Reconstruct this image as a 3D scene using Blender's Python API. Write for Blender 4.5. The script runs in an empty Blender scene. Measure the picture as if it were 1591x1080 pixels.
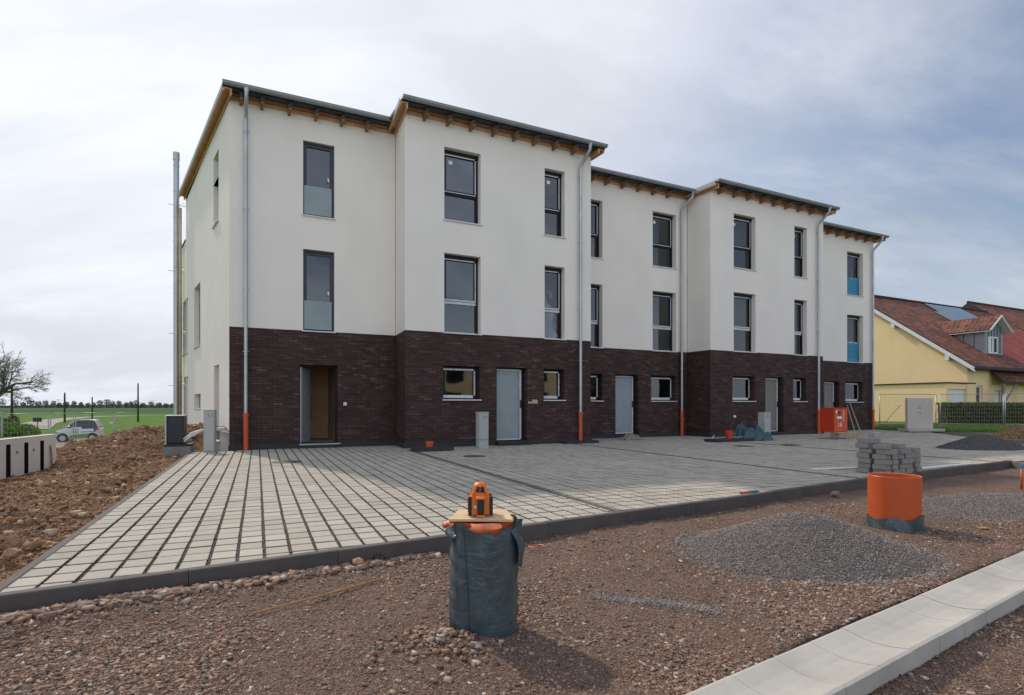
import bpy, math, random
import numpy as np
from mathutils import Vector, Matrix

S = bpy.context.scene
R = math.radians
# ------------------------------------------------------------------ camera
CAMH = 1.12
F_PX = 900.0
HZ = 630.0
cam_d = bpy.data.cameras.new('camera')
cam = bpy.data.objects.new('camera', cam_d)
S.collection.objects.link(cam)
cam.location = (0, 0, CAMH)
cam.rotation_euler = (R(90), 0, 0)
cam_d.sensor_width = 36
cam_d.lens = F_PX / 1591 * 36
cam_d.shift_y = (HZ - 540) / 1591
cam_d.clip_start = 0.05
cam_d.clip_end = 9000
S.camera = cam
S.render.resolution_x = 1024
S.render.resolution_y = 695

# ------------------------------------------------------------------ light
SUN = Vector((-6.25, 7.14, 8.95)).normalized()
sun_d = bpy.data.lights.new('sun', 'SUN')
sun_d.energy = 2.5
sun_d.angle = R(1.6)
sun_d.color = (1.0, 0.90, 0.76)
sun = bpy.data.objects.new('sun', sun_d)
S.collection.objects.link(sun)
sun.rotation_euler = SUN.to_track_quat('Z', 'Y').to_euler()
sun.location = (-6, 7, 20)

W = bpy.data.worlds.new('World')
S.world = W
W.use_nodes = True
nt = W.node_tree
nt.nodes.clear()
def wn(t, **k):
    n = nt.nodes.new(t)
    for a, b in k.items():
        setattr(n, a, b)
    return n
def wmath(op, a, b=None, clamp=False):
    n = wn('ShaderNodeMath', operation=op, use_clamp=clamp)
    for i, v in enumerate((a, b)):
        if v is None: continue
        if isinstance(v, (int, float)): n.inputs[i].default_value = v
        else: nt.links.new(v, n.inputs[i])
    return n.outputs[0]
sky = wn('ShaderNodeTexSky', sky_type='NISHITA')
sky.sun_disc = False
sky.sun_elevation = math.asin(SUN.z)
sky.sun_rotation = math.atan2(SUN.x, SUN.y)
sky.air_density = 1.0
sky.dust_density = 2.0
sky.ozone_density = 1.5
geo = wn('ShaderNodeTexCoord')
sep = wn('ShaderNodeSeparateXYZ')
nt.links.new(geo.outputs['Generated'], sep.inputs[0])
zc = wmath('ADD', wmath('MAXIMUM', sep.outputs[2], 0.0), 0.30)
cx = wmath('DIVIDE', sep.outputs[0], zc)
cy = wmath('DIVIDE', sep.outputs[1], zc)
comb = wn('ShaderNodeCombineXYZ')
nt.links.new(cx, comb.inputs[0]); nt.links.new(cy, comb.inputs[1])
def wnoise(scale, detail, rough, loc, stretch=(1, 1, 1), dist=0.0, rot=0):
    mp = wn('ShaderNodeMapping')
    mp.inputs['Location'].default_value = loc
    mp.inputs['Scale'].default_value = stretch
    mp.inputs['Rotation'].default_value = (0, 0, rot)
    nt.links.new(comb.outputs[0], mp.inputs[0])
    n = wn('ShaderNodeTexNoise')
    n.inputs['Scale'].default_value = scale
    n.inputs['Detail'].default_value = detail
    n.inputs['Roughness'].default_value = rough
    n.inputs['Distortion'].default_value = dist
    nt.links.new(mp.outputs[0], n.inputs[0])
    return n.outputs[0]
def wramp(v, stops):
    n = wn('ShaderNodeValToRGB')
    el = n.color_ramp.elements
    while len(el) < len(stops): el.new(0.5)
    for e, (p, c) in zip(el, stops):
        e.position = p
        e.color = (c, c, c, 1) if isinstance(c, (int, float)) else (*c, 1)
    nt.links.new(v, n.inputs[0])
    return n.outputs[0]
n1 = wnoise(0.95, 7, 0.55, (3.1, 1.7, 0), (1, 1, 1), 0.25)
n2 = wnoise(1.6, 9, 0.62, (0.4, 5.2, 0), (0.55, 1.5, 1), 0.5, R(25))
n3 = wnoise(0.55, 4, 0.5, (7.3, 2.2, 0), (1, 1, 1), 0.2)
cov = wmath('ADD', wmath('MULTIPLY', n1, 0.6), wmath('MULTIPLY', n2, 0.4))
cover = wramp(cov, [(0.40, 0.10), (0.62, 0.95)])
# forward scatter of the clouds near the sun
dotn = wn('ShaderNodeVectorMath', operation='DOT_PRODUCT')
nt.links.new(geo.outputs['Generated'], dotn.inputs[0])
dotn.inputs[1].default_value = SUN
dt = wmath('MAXIMUM', dotn.outputs['Value'], 0.0)
glow = wmath('POWER', dt, 2.6)
shade = wramp(n3, [(0.35, 0.0), (0.65, 1.0)])
streak = wramp(n2, [(0.42, 0.0), (0.66, 1.0)])
# extra sky brightness added behind the camera to fill the shaded façade
back_fill = wmath('MULTIPLY', wmath('MAXIMUM', wmath('MULTIPLY', sep.outputs[1], -1.0), 0.0), 9.5)
bright = wmath('ADD', wmath('ADD', wmath('ADD', 4.0, wmath('MULTIPLY', glow, 2.9)), wmath('ADD', wmath('MULTIPLY', shade, 1.3), wmath('MULTIPLY', streak, 1.3))), back_fill)
ccol = wn('ShaderNodeMix', data_type='RGBA')
nt.links.new(wmath('MULTIPLY', glow, 0.8, True), ccol.inputs['Factor'])
ccol.inputs['A'].default_value = (0.90, 0.945, 1.07, 1)
ccol.inputs['B'].default_value = (0.955, 0.985, 1.04, 1)
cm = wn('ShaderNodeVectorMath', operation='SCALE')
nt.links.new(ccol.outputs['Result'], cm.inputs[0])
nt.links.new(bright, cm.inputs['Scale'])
mixs = wn('ShaderNodeMix', data_type='RGBA')
# thin veil and haze towards the horizon
hz = wramp(sep.outputs[2], [(0.0, 0.96), (0.30, 0.0)])
covh = wmath('MAXIMUM', wmath('MAXIMUM', cover, hz), wmath('MULTIPLY', glow, 2.2, True))
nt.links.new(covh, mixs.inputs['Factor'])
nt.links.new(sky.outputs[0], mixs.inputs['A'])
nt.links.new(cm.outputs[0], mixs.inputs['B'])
bg = wn('ShaderNodeBackground')
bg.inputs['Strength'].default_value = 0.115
nt.links.new(mixs.outputs['Result'], bg.inputs[0])
wo = wn('ShaderNodeOutputWorld')
nt.links.new(bg.outputs[0], wo.inputs[0])

vs = S.view_settings
vs.view_transform = 'Standard'
vs.look = 'None'
vs.gamma = 1
vs.use_curve_mapping = False
vs.exposure = 0.14
S.cycles.max_bounces = 6
S.cycles.transparent_max_bounces = 12
S.cycles.use_adaptive_sampling = True
S.cycles.sample_clamp_indirect = 8

rnd = random.Random(7)
rng = np.random.default_rng(11)

# ------------------------------------------------------------------ materials
def nodes_of(name):
    m = bpy.data.materials.new(name)
    m.use_nodes = True
    n = m.node_tree
    return m, n, n.nodes['Principled BSDF']
def tex_vec(n, mode='Object', scale=(1, 1, 1)):
    tc = n.nodes.new('ShaderNodeTexCoord')
    mp = n.nodes.new('ShaderNodeMapping')
    mp.inputs['Scale'].default_value = scale
    n.links.new(tc.outputs[mode], mp.inputs[0])
    return mp.outputs[0]
def noise_out(n, vec, scale, detail=5, rough=0.6, dist=0.0):
    t = n.nodes.new('ShaderNodeTexNoise')
    t.inputs['Scale'].default_value = scale
    t.inputs['Detail'].default_value = detail
    t.inputs['Roughness'].default_value = rough
    t.inputs['Distortion'].default_value = dist
    n.links.new(vec, t.inputs[0])
    return t.outputs[0]
def ramp(n, v, stops):
    r = n.nodes.new('ShaderNodeValToRGB')
    el = r.color_ramp.elements
    while len(el) < len(stops): el.new(0.5)
    for e, (p, c) in zip(el, stops):
        e.position = p
        e.color = (c, c, c, 1) if isinstance(c, (int, float)) else (*c[:3], 1)
    n.links.new(v, r.inputs[0])
    return r.outputs[0]
def mixc(n, fac, a, b, mode='MIX'):
    x = n.nodes.new('ShaderNodeMix')
    x.data_type = 'RGBA'; x.blend_type = mode
    for nm, v in (('Factor', fac), ('A', a), ('B', b)):
        if isinstance(v, (int, float)): x.inputs[nm].default_value = v if nm == 'Factor' else (v, v, v, 1)
        elif isinstance(v, tuple): x.inputs[nm].default_value = (*v[:3], 1)
        else: n.links.new(v, x.inputs[nm])
    return x.outputs['Result']
def nmath(n, op, a, b=None, clamp=False):
    x = n.nodes.new('ShaderNodeMath'); x.operation = op; x.use_clamp = clamp
    for i, v in enumerate((a, b)):
        if v is None: continue
        if isinstance(v, (int, float)): x.inputs[i].default_value = v
        else: n.links.new(v, x.inputs[i])
    return x.outputs[0]
def bump(n, p, h, strength=0.3, dist=0.01):
    b = n.nodes.new('ShaderNodeBump')
    b.inputs['Strength'].default_value = strength
    b.inputs['Distance'].default_value = dist
    n.links.new(h, b.inputs['Height'])
    n.links.new(b.outputs[0], p.inputs['Normal'])
def scl(c, k): return tuple(min(1, x * k) for x in c)

def simple(name, col, rough=0.6, metal=0.0, var=0.12, vscale=3.0, bscale=60, bstr=0.15, bdist=0.004, spec=0.5, mode='Object'):
    m, n, p = nodes_of(name)
    v = tex_vec(n, mode)
    a = noise_out(n, v, vscale, 6, 0.65)
    c = ramp(n, a, [(0.3, scl(col, 1 - var)), (0.7, scl(col, 1 + var))])
    n.links.new(c, p.inputs['Base Color'])
    p.inputs['Roughness'].default_value = rough
    p.inputs['Metallic'].default_value = metal
    p.inputs['Specular IOR Level'].default_value = spec
    if bstr: bump(n, p, noise_out(n, v, bscale, 4, 0.6), bstr, bdist)
    return m

def island_mat(name, cols, rough=0.9, bscale=80, bstr=0.3, noise_amt=0.25, nscale=20, big=None):
    """colours drawn per loose piece (stones, pavers, leaves)"""
    m, n, p = nodes_of(name)
    g = n.nodes.new('ShaderNodeNewGeometry')
    stops = [(i / max(1, len(cols) - 1), c) for i, c in enumerate(cols)]
    c = ramp(n, g.outputs['Random Per Island'], stops)
    v = tex_vec(n)
    nz = ramp(n, noise_out(n, v, nscale, 5, 0.65), [(0.25, 1 - noise_amt), (0.75, 1 + noise_amt)])
    c = mixc(n, 1.0, c, nz, 'MULTIPLY')
    if big:
        nb = ramp(n, noise_out(n, v, big[0], 4, 0.6), [(0.3, 1 - big[1]), (0.7, 1 + big[1] * .6)])
        c = mixc(n, 1.0, c, nb, 'MULTIPLY')
    n.links.new(c, p.inputs['Base Color'])
    p.inputs['Roughness'].default_value = rough
    p.inputs['Specular IOR Level'].default_value = 0.25
    if bstr: bump(n, p, noise_out(n, v, bscale, 4, 0.7), bstr, 0.004)
    return m

M = {}
# off-white render
def mk_render(name, col):
    m, n, p = nodes_of(name)
    v = tex_vec(n, 'Object')
    a = ramp(n, noise_out(n, v, 0.55, 6, 0.6), [(0.3, scl(col, 0.94)), (0.7, scl(col, 1.02))])
    v2 = tex_vec(n, 'Object', (1.5, 1.5, 0.22))
    b = ramp(n, noise_out(n, v2, 1.4, 5, 0.6), [(0.35, 0.985), (0.65, 1.005)])
    c = mixc(n, 1.0, a, b, 'MULTIPLY')
    n.links.new(c, p.inputs['Base Color'])
    p.inputs['Roughness'].default_value = 0.92
    p.inputs['Specular IOR Level'].default_value = 0.2
    bump(n, p, noise_out(n, v, 160, 3, 0.6), 0.25, 0.003)
    return m
M['render'] = mk_render('off_white_render', (0.83, 0.775, 0.70))
M['yellow'] = mk_render('yellow_render', (0.90, 0.68, 0.37))
def mk_brick():
    m, n, p = nodes_of('dark_brick')
    v = tex_vec(n, 'UV')
    t = n.nodes.new('ShaderNodeTexBrick')
    t.offset = 0.5
    t.inputs['Scale'].default_value = 1.0
    t.inputs['Brick Width'].default_value = 0.25
    t.inputs['Row Height'].default_value = 0.066
    t.inputs['Mortar Size'].default_value = 0.007
    t.inputs['Mortar Smooth'].default_value = 0.3
    t.inputs['Color1'].default_value = (0.0, 0, 0, 1)
    t.inputs['Color2'].default_value = (1, 1, 1, 1)
    t.inputs['Mortar'].default_value = (0.5, 0.5, 0.5, 1)
    n.links.new(v, t.inputs[0])
    base = ramp(n, t.outputs['Color'], [(0.0, (0.042, 0.021, 0.018)), (0.5, (0.058, 0.030, 0.026)), (0.9, (0.074, 0.040, 0.035)), (1.0, (0.105, 0.066, 0.058))])
    big = ramp(n, noise_out(n, v, 0.9, 4, 0.6), [(0.3, 0.8), (0.7, 1.2)])
    base = mixc(n, 1.0, base, big, 'MULTIPLY')
    # pale bloom on single bricks, in loose bands
    vs2 = tex_vec(n, 'UV', (3.2, 13.0, 1))
    spots = ramp(n, noise_out(n, vs2, 1.0, 4, 0.6), [(0.57, 0.0), (0.70, 1.0)])
    band = ramp(n, noise_out(n, tex_vec(n, 'UV', (0.35, 1.3, 1)), 1.3, 3, 0.5), [(0.46, 0.0), (0.62, 0.85)])
    e = nmath(n, 'MULTIPLY', spots, band)
    base = mixc(n, e, base, (0.23, 0.18, 0.165))
    mort = mixc(n, t.outputs['Fac'], base, (0.020, 0.013, 0.011))
    n.links.new(mort, p.inputs['Base Color'])
    p.inputs['Roughness'].default_value = 0.75
    p.inputs['Specular IOR Level'].default_value = 0.35
    h = nmath(n, 'SUBTRACT', nmath(n, 'MULTIPLY', noise_out(n, v, 60, 3, 0.6), 0.35), t.outputs['Fac'])
    bump(n, p, h, 0.7, 0.008)
    return m
M['brick'] = mk_brick()
M['plinth'] = simple('dark_plinth_coating', (0.030, 0.031, 0.035), 0.75, var=0.2)
M['plinth_grey'] = simple('grey_plinth_render', (0.36, 0.34, 0.31), 0.9, var=0.15)
M['concrete'] = simple('pale_concrete', (0.42, 0.40, 0.36), 0.9, var=0.14, vscale=2.5, bscale=90, bstr=0.3)
M['concrete_dark'] = simple('grey_concrete', (0.22, 0.21, 0.195), 0.9, var=0.2, vscale=4)
M['zinc'] = simple('zinc_sheet', (0.42, 0.44, 0.44), 0.42, 0.75, var=0.14, vscale=2, bstr=0.05)
M['zinc_dull'] = simple('weathered_zinc', (0.30, 0.32, 0.33), 0.55, 0.5, var=0.12, vscale=2, bstr=0.05)
M['roof_dark'] = simple('dark_roof_edge', (0.022, 0.024, 0.030), 0.6, var=0.2)
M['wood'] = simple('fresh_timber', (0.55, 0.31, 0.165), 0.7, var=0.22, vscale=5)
M['wood_dim'] = simple('dark_soffit_timber', (0.26, 0.135, 0.07), 0.8, var=0.25, vscale=6)  # darker brown timber tone for soffit boards and rafters
M['wood_pale'] = simple('pale_board', (0.46, 0.36, 0.22), 0.75, var=0.2, vscale=6)
M['frame'] = simple('anthracite_frame', (0.010, 0.011, 0.013), 0.5, var=0.1, bstr=0, spec=0.25)
M['frame_grey'] = simple('grey_window_frame', (0.022, 0.032, 0.040), 0.45, var=0.08, bstr=0)
M['film'] = simple('protective_film', (0.55, 0.57, 0.58), 0.4, var=0.25, vscale=14, bscale=30, bstr=0.3)
M['sill'] = simple('aluminium_sill', (0.62, 0.62, 0.60), 0.5, 0.2, var=0.08, bstr=0.05)
M['orange'] = simple('orange_pvc', (0.52, 0.088, 0.020), 0.45, var=0.10, vscale=4, bscale=30, bstr=0.04)
M['bluefilm'] = simple('blue_film', (0.010, 0.20, 0.33), 0.4, var=0.2, vscale=8, bscale=9, bstr=0.4, bdist=0.02)
M['door'] = simple('filmed_grey_door', (0.27, 0.32, 0.335), 0.45, var=0.1, vscale=2, bstr=0.08)
M['door_beige'] = simple('beige_door', (0.20, 0.19, 0.165), 0.5, var=0.1, vscale=2, bstr=0.08)
M['white'] = simple('white_paint', (0.72, 0.72, 0.70), 0.5, var=0.06, bstr=0.05)
M['black'] = simple('black_plastic', (0.012, 0.013, 0.016), 0.45, var=0.2, bstr=0.05)
M['cab'] = simple('grey_cabinet', (0.40, 0.42, 0.39), 0.55, var=0.07, bstr=0.05)
M['inner'] = simple('plastered_inner_wall', (0.22, 0.20, 0.175), 0.9, var=0.1)
M['inner_brown'] = simple('brown_inner_wall', (0.50, 0.30, 0.17), 0.8, var=0.15)
M['screed'] = simple('floor_screed', (0.25, 0.22, 0.18), 0.8, var=0.15)
M['red'] = simple('red_sheet_metal', (0.55, 0.045, 0.016), 0.45, var=0.12, vscale=3, bscale=20, bstr=0.05)
M['galv'] = simple('galvanised_tube', (0.36, 0.37, 0.37), 0.45, 0.6, var=0.12, bstr=0)
M['asphalt_kerb'] = simple('dark_kerb', (0.088, 0.077, 0.072), 0.85, var=0.22, vscale=3, bscale=140, bstr=0.35)
M['iron'] = simple('cast_iron', (0.085, 0.075, 0.062), 0.7, 0.3, var=0.25, vscale=14, bscale=60, bstr=0.5)
M['teal'] = simple('teal_tarp', (0.030, 0.095, 0.105), 0.5, var=0.25, vscale=8, bscale=14, bstr=0.5, bdist=0.02)
M['bag'] = simple('grey_blue_plastic_bag', (0.050, 0.076, 0.086), 0.36, var=0.30, vscale=5, bscale=16, bstr=0.6, bdist=0.01)
M['cloth'] = simple('dirty_cloth', (0.25, 0.20, 0.18), 0.95, var=0.25, vscale=12, bscale=30, bstr=0.6, bdist=0.01)
M['ply'] = simple('plywood', (0.60, 0.43, 0.25), 0.7, var=0.16, vscale=9, bscale=60, bstr=0.2)
M['bark'] = simple('bark', (0.075, 0.062, 0.052), 0.95, var=0.3, vscale=8)
M['pole_wood'] = simple('weathered_pole', (0.045, 0.038, 0.032), 0.9, var=0.2)

def mk_glass(name, tint, refl):
    m = bpy.data.materials.new(name); m.use_nodes = True
    n = m.node_tree; n.nodes.clear()
    o = n.nodes.new('ShaderNodeOutputMaterial')
    g = n.nodes.new('ShaderNodeBsdfGlossy'); g.inputs['Roughness'].default_value = 0.03
    g.inputs['Color'].default_value = (0.93, 0.96, 1, 1)
    t = n.nodes.new('ShaderNodeBsdfTransparent'); t.inputs['Color'].default_value = (*tint, 1)
    f = n.nodes.new('ShaderNodeFresnel'); f.inputs['IOR'].default_value = refl
    v = tex_vec(n, 'Object')
    b = n.nodes.new('ShaderNodeBump'); b.inputs['Strength'].default_value = 0.05; b.inputs['Distance'].default_value = 0.05
    n.links.new(noise_out(n, v, 1.3, 2, 0.5), b.inputs['Height'])
    n.links.new(b.outputs[0], g.inputs['Normal'])
    x = n.nodes.new('ShaderNodeMixShader')
    n.links.new(f.outputs[0], x.inputs[0]); n.links.new(t.outputs[0], x.inputs[1]); n.links.new(g.outputs[0], x.inputs[2])
    n.links.new(x.outputs[0], o.inputs[0])
    return m
M['glass'] = mk_glass('window_glass', (0.42, 0.45, 0.46), 1.9)
def mk_frost():
    m, n, p = nodes_of('frosted_guard_glass')
    p.inputs['Base Color'].default_value = (0.33, 0.40, 0.41, 1)
    p.inputs['Roughness'].default_value = 0.25
    p.inputs['Alpha'].default_value = 0.72
    v = tex_vec(n)
    c = ramp(n, noise_out(n, v, 0.8, 3, 0.5), [(0.3, (0.28, 0.35, 0.36)), (0.7, (0.36, 0.43, 0.44))])
    n.links.new(c, p.inputs['Base Color'])
    return m
M['frost'] = mk_frost()

# ground materials
def mk_ground(name, stops, s1, s2, bs=0.5, bd=0.01, rough=0.95, patches=None):
    m, n, p = nodes_of(name)
    v = tex_vec(n, 'Object')
    a = noise_out(n, v, s1, 8, 0.7)
    b = noise_out(n, v, s2, 6, 0.7)
    f = nmath(n, 'ADD', nmath(n, 'MULTIPLY', a, 0.45), nmath(n, 'MULTIPLY', b, 0.55))
    c = ramp(n, f, stops)
    if patches:
        for (ps, th, col, amt) in patches:
            c = mixc(n, nmath(n, 'MULTIPLY', ramp(n, noise_out(n, v, ps, 5, 0.6, 0.4), [(th, 0.0), (th + 0.10, 1.0)]), amt), c, col)
    n.links.new(c, p.inputs['Base Color'])
    p.inputs['Roughness'].default_value = rough
    p.inputs['Specular IOR Level'].default_value = 0.2
    bump(n, p, b, bs, bd)
    return m
def add_cells(m, scales, cols, amt, bstr):
    n = m.node_tree; p = n.nodes['Principled BSDF']
    c = p.inputs['Base Color'].links[0].from_socket
    v = tex_vec(n)
    hs = None
    for sc, a in zip(scales, amt):
        t = n.nodes.new('ShaderNodeTexVoronoi'); t.inputs['Scale'].default_value = sc
        t.inputs['Randomness'].default_value = 1.0
        n.links.new(v, t.inputs[0])
        sp = n.nodes.new('ShaderNodeSeparateColor'); n.links.new(t.outputs['Color'], sp.inputs[0])
        col = ramp(n, sp.outputs[0], [(i / (len(cols) - 1), q) for i, q in enumerate(cols)])
        k = nmath(n, 'MULTIPLY', ramp(n, sp.outputs[1], [(0.35, 0.0), (0.45, 1.0)]), a)
        c = mixc(n, k, c, col)
        h = nmath(n, 'MULTIPLY', nmath(n, 'SUBTRACT', nmath(n, 'MULTIPLY', sp.outputs[2], 0.9), t.outputs['Distance']), 1.0)
        hs = h if hs is None else nmath(n, 'ADD', hs, nmath(n, 'MULTIPLY', h, 0.5))
    n.links.new(c, p.inputs['Base Color'])
    b = n.nodes.new('ShaderNodeBump'); b.inputs['Strength'].default_value = bstr; b.inputs['Distance'].default_value = 0.012
    n.links.new(hs, b.inputs['Height']); n.links.new(p.inputs['Normal'].links[0].from_socket, b.inputs['Normal'])
    n.links.new(b.outputs[0], p.inputs['Normal'])
    return m
M['rubble'] = mk_ground('rubble_soil', [(0.32, (0.030, 0.018, 0.013)), (0.45, (0.115, 0.072, 0.053)), (0.55, (0.225, 0.148, 0.112)), (0.68, (0.42, 0.31, 0.25))], 2.2, 70, 0.9, 0.012,
                        patches=[(0.9, 0.54, (0.16, 0.135, 0.118), 0.6), (0.5, 0.56, (0.23, 0.125, 0.085), 0.45)])
M['dirt'] = mk_ground('excavated_earth', [(0.33, (0.055, 0.026, 0.014)), (0.45, (0.16, 0.085, 0.046)), (0.56, (0.28, 0.165, 0.095)), (0.7, (0.44, 0.31, 0.20))], 2.6, 34, 0.9, 0.02)
add_cells(M['rubble'], (62, 130), [(0.045, 0.027, 0.020), (0.17, 0.105, 0.078), (0.25, 0.16, 0.12), (0.11, 0.08, 0.066), (0.42, 0.32, 0.25)], (0.75, 0.6), 0.7)
add_cells(M['dirt'], (22, 60), [(0.07, 0.036, 0.020), (0.18, 0.10, 0.055), (0.30, 0.19, 0.11), (0.13, 0.072, 0.040), (0.42, 0.30, 0.20)], (0.6, 0.6), 1.0)
M['yard'] = mk_ground('dusty_yard', [(0.35, (0.105, 0.098, 0.088)), (0.5, (0.15, 0.140, 0.126)), (0.65, (0.20, 0.182, 0.160))], 0.7, 60, 0.4, 0.006)
M['joint'] = mk_ground('joint_grit', [(0.38, (0.018, 0.016, 0.014)), (0.5, (0.085, 0.077, 0.066)), (0.64, (0.26, 0.24, 0.21))], 30, 110, 0.8, 0.006)
M['gravelbed'] = mk_ground('grey_gravel', [(0.36, (0.036, 0.031, 0.029)), (0.5, (0.13, 0.115, 0.107)), (0.64, (0.28, 0.25, 0.235))], 60, 150, 0.9, 0.008)
M['track'] = mk_ground('dirt_track', [(0.35, (0.16, 0.105, 0.072)), (0.5, (0.25, 0.18, 0.125)), (0.65, (0.34, 0.26, 0.19))], 0.6, 8, 0.5, 0.03)
M['road'] = mk_ground('field_road', [(0.35, (0.27, 0.25, 0.215)), (0.65, (0.38, 0.355, 0.31))], 0.2, 5, 0.2, 0.02)
def mk_field():
    m, n, p = nodes_of('green_field')
    v = tex_vec(n, 'Object')
    sp = n.nodes.new('ShaderNodeSeparateXYZ'); n.links.new(v, sp.inputs[0])
    near = ramp(n, noise_out(n, v, 1.1, 9, 0.75), [(0.32, (0.040, 0.095, 0.010)), (0.5, (0.080, 0.165, 0.018)), (0.68, (0.14, 0.22, 0.035))])
    far = ramp(n, noise_out(n, tex_vec(n, 'Object', (0.004, 0.02, 1)), 1.0, 6, 0.6), [(0.35, (0.030, 0.078, 0.026)), (0.65, (0.055, 0.112, 0.035))])
    k = nmath(n, 'MULTIPLY', nmath(n, 'SUBTRACT', sp.outputs[1], 165), 0.05, True)
    c = mixc(n, k, near, far)
    n.links.new(c, p.inputs['Base Color'])
    p.inputs['Roughness'].default_value = 1.0
    p.inputs['Specular IOR Level'].default_value = 0.1
    bump(n, p, noise_out(n, v, 7, 6, 0.8), 0.8, 0.08)
    return m
M['field'] = mk_field()
M['grass'] = island_mat('grass_blades', [(0.045, 0.11, 0.015), (0.085, 0.17, 0.022), (0.13, 0.21, 0.04), (0.20, 0.20, 0.07)], 0.7, bstr=0)
M['lawn'] = mk_ground('lawn_soil', [(0.35, (0.035, 0.075, 0.012)), (0.5, (0.065, 0.125, 0.02)), (0.68, (0.13, 0.13, 0.05))], 1.2, 20, 0.5, 0.03)
M['paver'] = island_mat('concrete_paver', [(0.36, 0.33, 0.275), (0.42, 0.39, 0.33), (0.385, 0.355, 0.30), (0.45, 0.415, 0.355), (0.34, 0.31, 0.255)], 0.9, 180, 0.25, 0.10, 14, big=(0.5, 0.10))
M['stone'] = island_mat('rubble_stone', [(0.085, 0.050, 0.038), (0.29, 0.205, 0.16), (0.17, 0.098, 0.072), (0.38, 0.28, 0.215), (0.24, 0.142, 0.102), (0.34, 0.19, 0.115), (0.17, 0.145, 0.13), (0.56, 0.47, 0.38)], 0.92, 90, 0.4, 0.22, 30)
M['pebble'] = island_mat('gravel_grain', [(0.068, 0.057, 0.052), (0.205, 0.175, 0.160), (0.29, 0.25, 0.228), (0.13, 0.11, 0.10), (0.43, 0.375, 0.34)], 0.9, 90, 0.0, 0.1, 30)
M['grit_pale'] = island_mat('pale_grit', [(0.06, 0.055, 0.05), (0.20, 0.18, 0.155), (0.42, 0.39, 0.34), (0.13, 0.115, 0.10)], bstr=0)
M['clod'] = island_mat('earth_clod', [(0.11, 0.055, 0.028), (0.29, 0.160, 0.085), (0.42, 0.26, 0.15), (0.21, 0.115, 0.062), (0.55, 0.40, 0.27)], 0.97, 60, 0.6, 0.3, 18)
M['chip'] = island_mat('wood_chips', [(0.16, 0.095, 0.05), (0.27, 0.17, 0.09), (0.36, 0.25, 0.14), (0.10, 0.06, 0.035)], 0.9, 60, 0.0, 0.2, 20)
M['block'] = island_mat('stacked_pavers', [(0.17, 0.16, 0.15), (0.27, 0.255, 0.235), (0.22, 0.21, 0.195), (0.14, 0.135, 0.13)], 0.92, 120, 0.4, 0.2, 25)
M['hedge'] = island_mat('hedge_leaf', [(0.035, 0.055, 0.012), (0.075, 0.11, 0.022), (0.13, 0.15, 0.035), (0.12, 0.075, 0.035)], 0.7, bstr=0)
M['bush'] = island_mat('bush_leaf', [(0.09, 0.17, 0.015), (0.15, 0.26, 0.03), (0.21, 0.32, 0.05)], 0.7, bstr=0)
M['redbush'] = island_mat('red_leaf', [(0.12, 0.035, 0.02), (0.19, 0.065, 0.03)], 0.7, bstr=0)
M['farleaf'] = island_mat('hazed_far_foliage', [(0.13, 0.155, 0.135), (0.16, 0.18, 0.15), (0.19, 0.20, 0.17)], 0.9, bstr=0)  # leaf colours lightened and greyed to stand in for distance haze
M['twig'] = island_mat('twigs', [(0.085, 0.075, 0.055), (0.12, 0.12, 0.07), (0.15, 0.16, 0.08)], 0.9, bstr=0)

def mk_tiles(name, c1, c2, c3):
    m, n, p = nodes_of(name)
    v = tex_vec(n, 'UV')
    t = n.nodes.new('ShaderNodeTexBrick')
    t.offset = 0.0
    t.inputs['Scale'].default_value = 1
    t.inputs['Brick Width'].default_value = 0.30
    t.inputs['Row Height'].default_value = 0.34
    t.inputs['Mortar Size'].default_value = 0.012
    t.inputs['Mortar Smooth'].default_value = 0.2
    t.inputs['Color1'].default_value = (0, 0, 0, 1); t.inputs['Color2'].default_value = (1, 1, 1, 1)
    n.links.new(v, t.inputs[0])
    c = ramp(n, t.outputs['Color'], [(0.0, c1), (0.5, c2), (1.0, c3)])
    pat = ramp(n, noise_out(n, v, 0.8, 6, 0.7), [(0.3, 0.55), (0.7, 1.3)])
    c = mixc(n, 1.0, c, pat, 'MULTIPLY')
    sp = n.nodes.new('ShaderNodeSeparateXYZ'); n.links.new(v, sp.inputs[0])
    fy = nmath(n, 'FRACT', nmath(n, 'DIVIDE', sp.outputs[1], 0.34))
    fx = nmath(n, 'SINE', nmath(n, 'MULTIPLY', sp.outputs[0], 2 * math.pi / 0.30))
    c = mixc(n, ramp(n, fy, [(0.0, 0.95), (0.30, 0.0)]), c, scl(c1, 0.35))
    n.links.new(c, p.inputs['Base Color'])
    p.inputs['Roughness'].default_value = 0.8
    h = nmath(n, 'ADD', nmath(n, 'MULTIPLY', fx, 0.5), nmath(n, 'MULTIPLY', fy, -1.2))
    bump(n, p, h, 0.8, 0.035)
    return m
M['tiles'] = mk_tiles('brown_roof_tiles', (0.085, 0.032, 0.020), (0.17, 0.055, 0.030), (0.30, 0.095, 0.045))
M['tiles_red'] = mk_tiles('red_roof_tiles', (0.22, 0.035, 0.028), (0.30, 0.05, 0.038), (0.36, 0.075, 0.05))
M['solar'] = simple('solar_panel_glass', (0.16, 0.20, 0.23), 0.12, var=0.05, bstr=0, spec=1.0)

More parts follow.
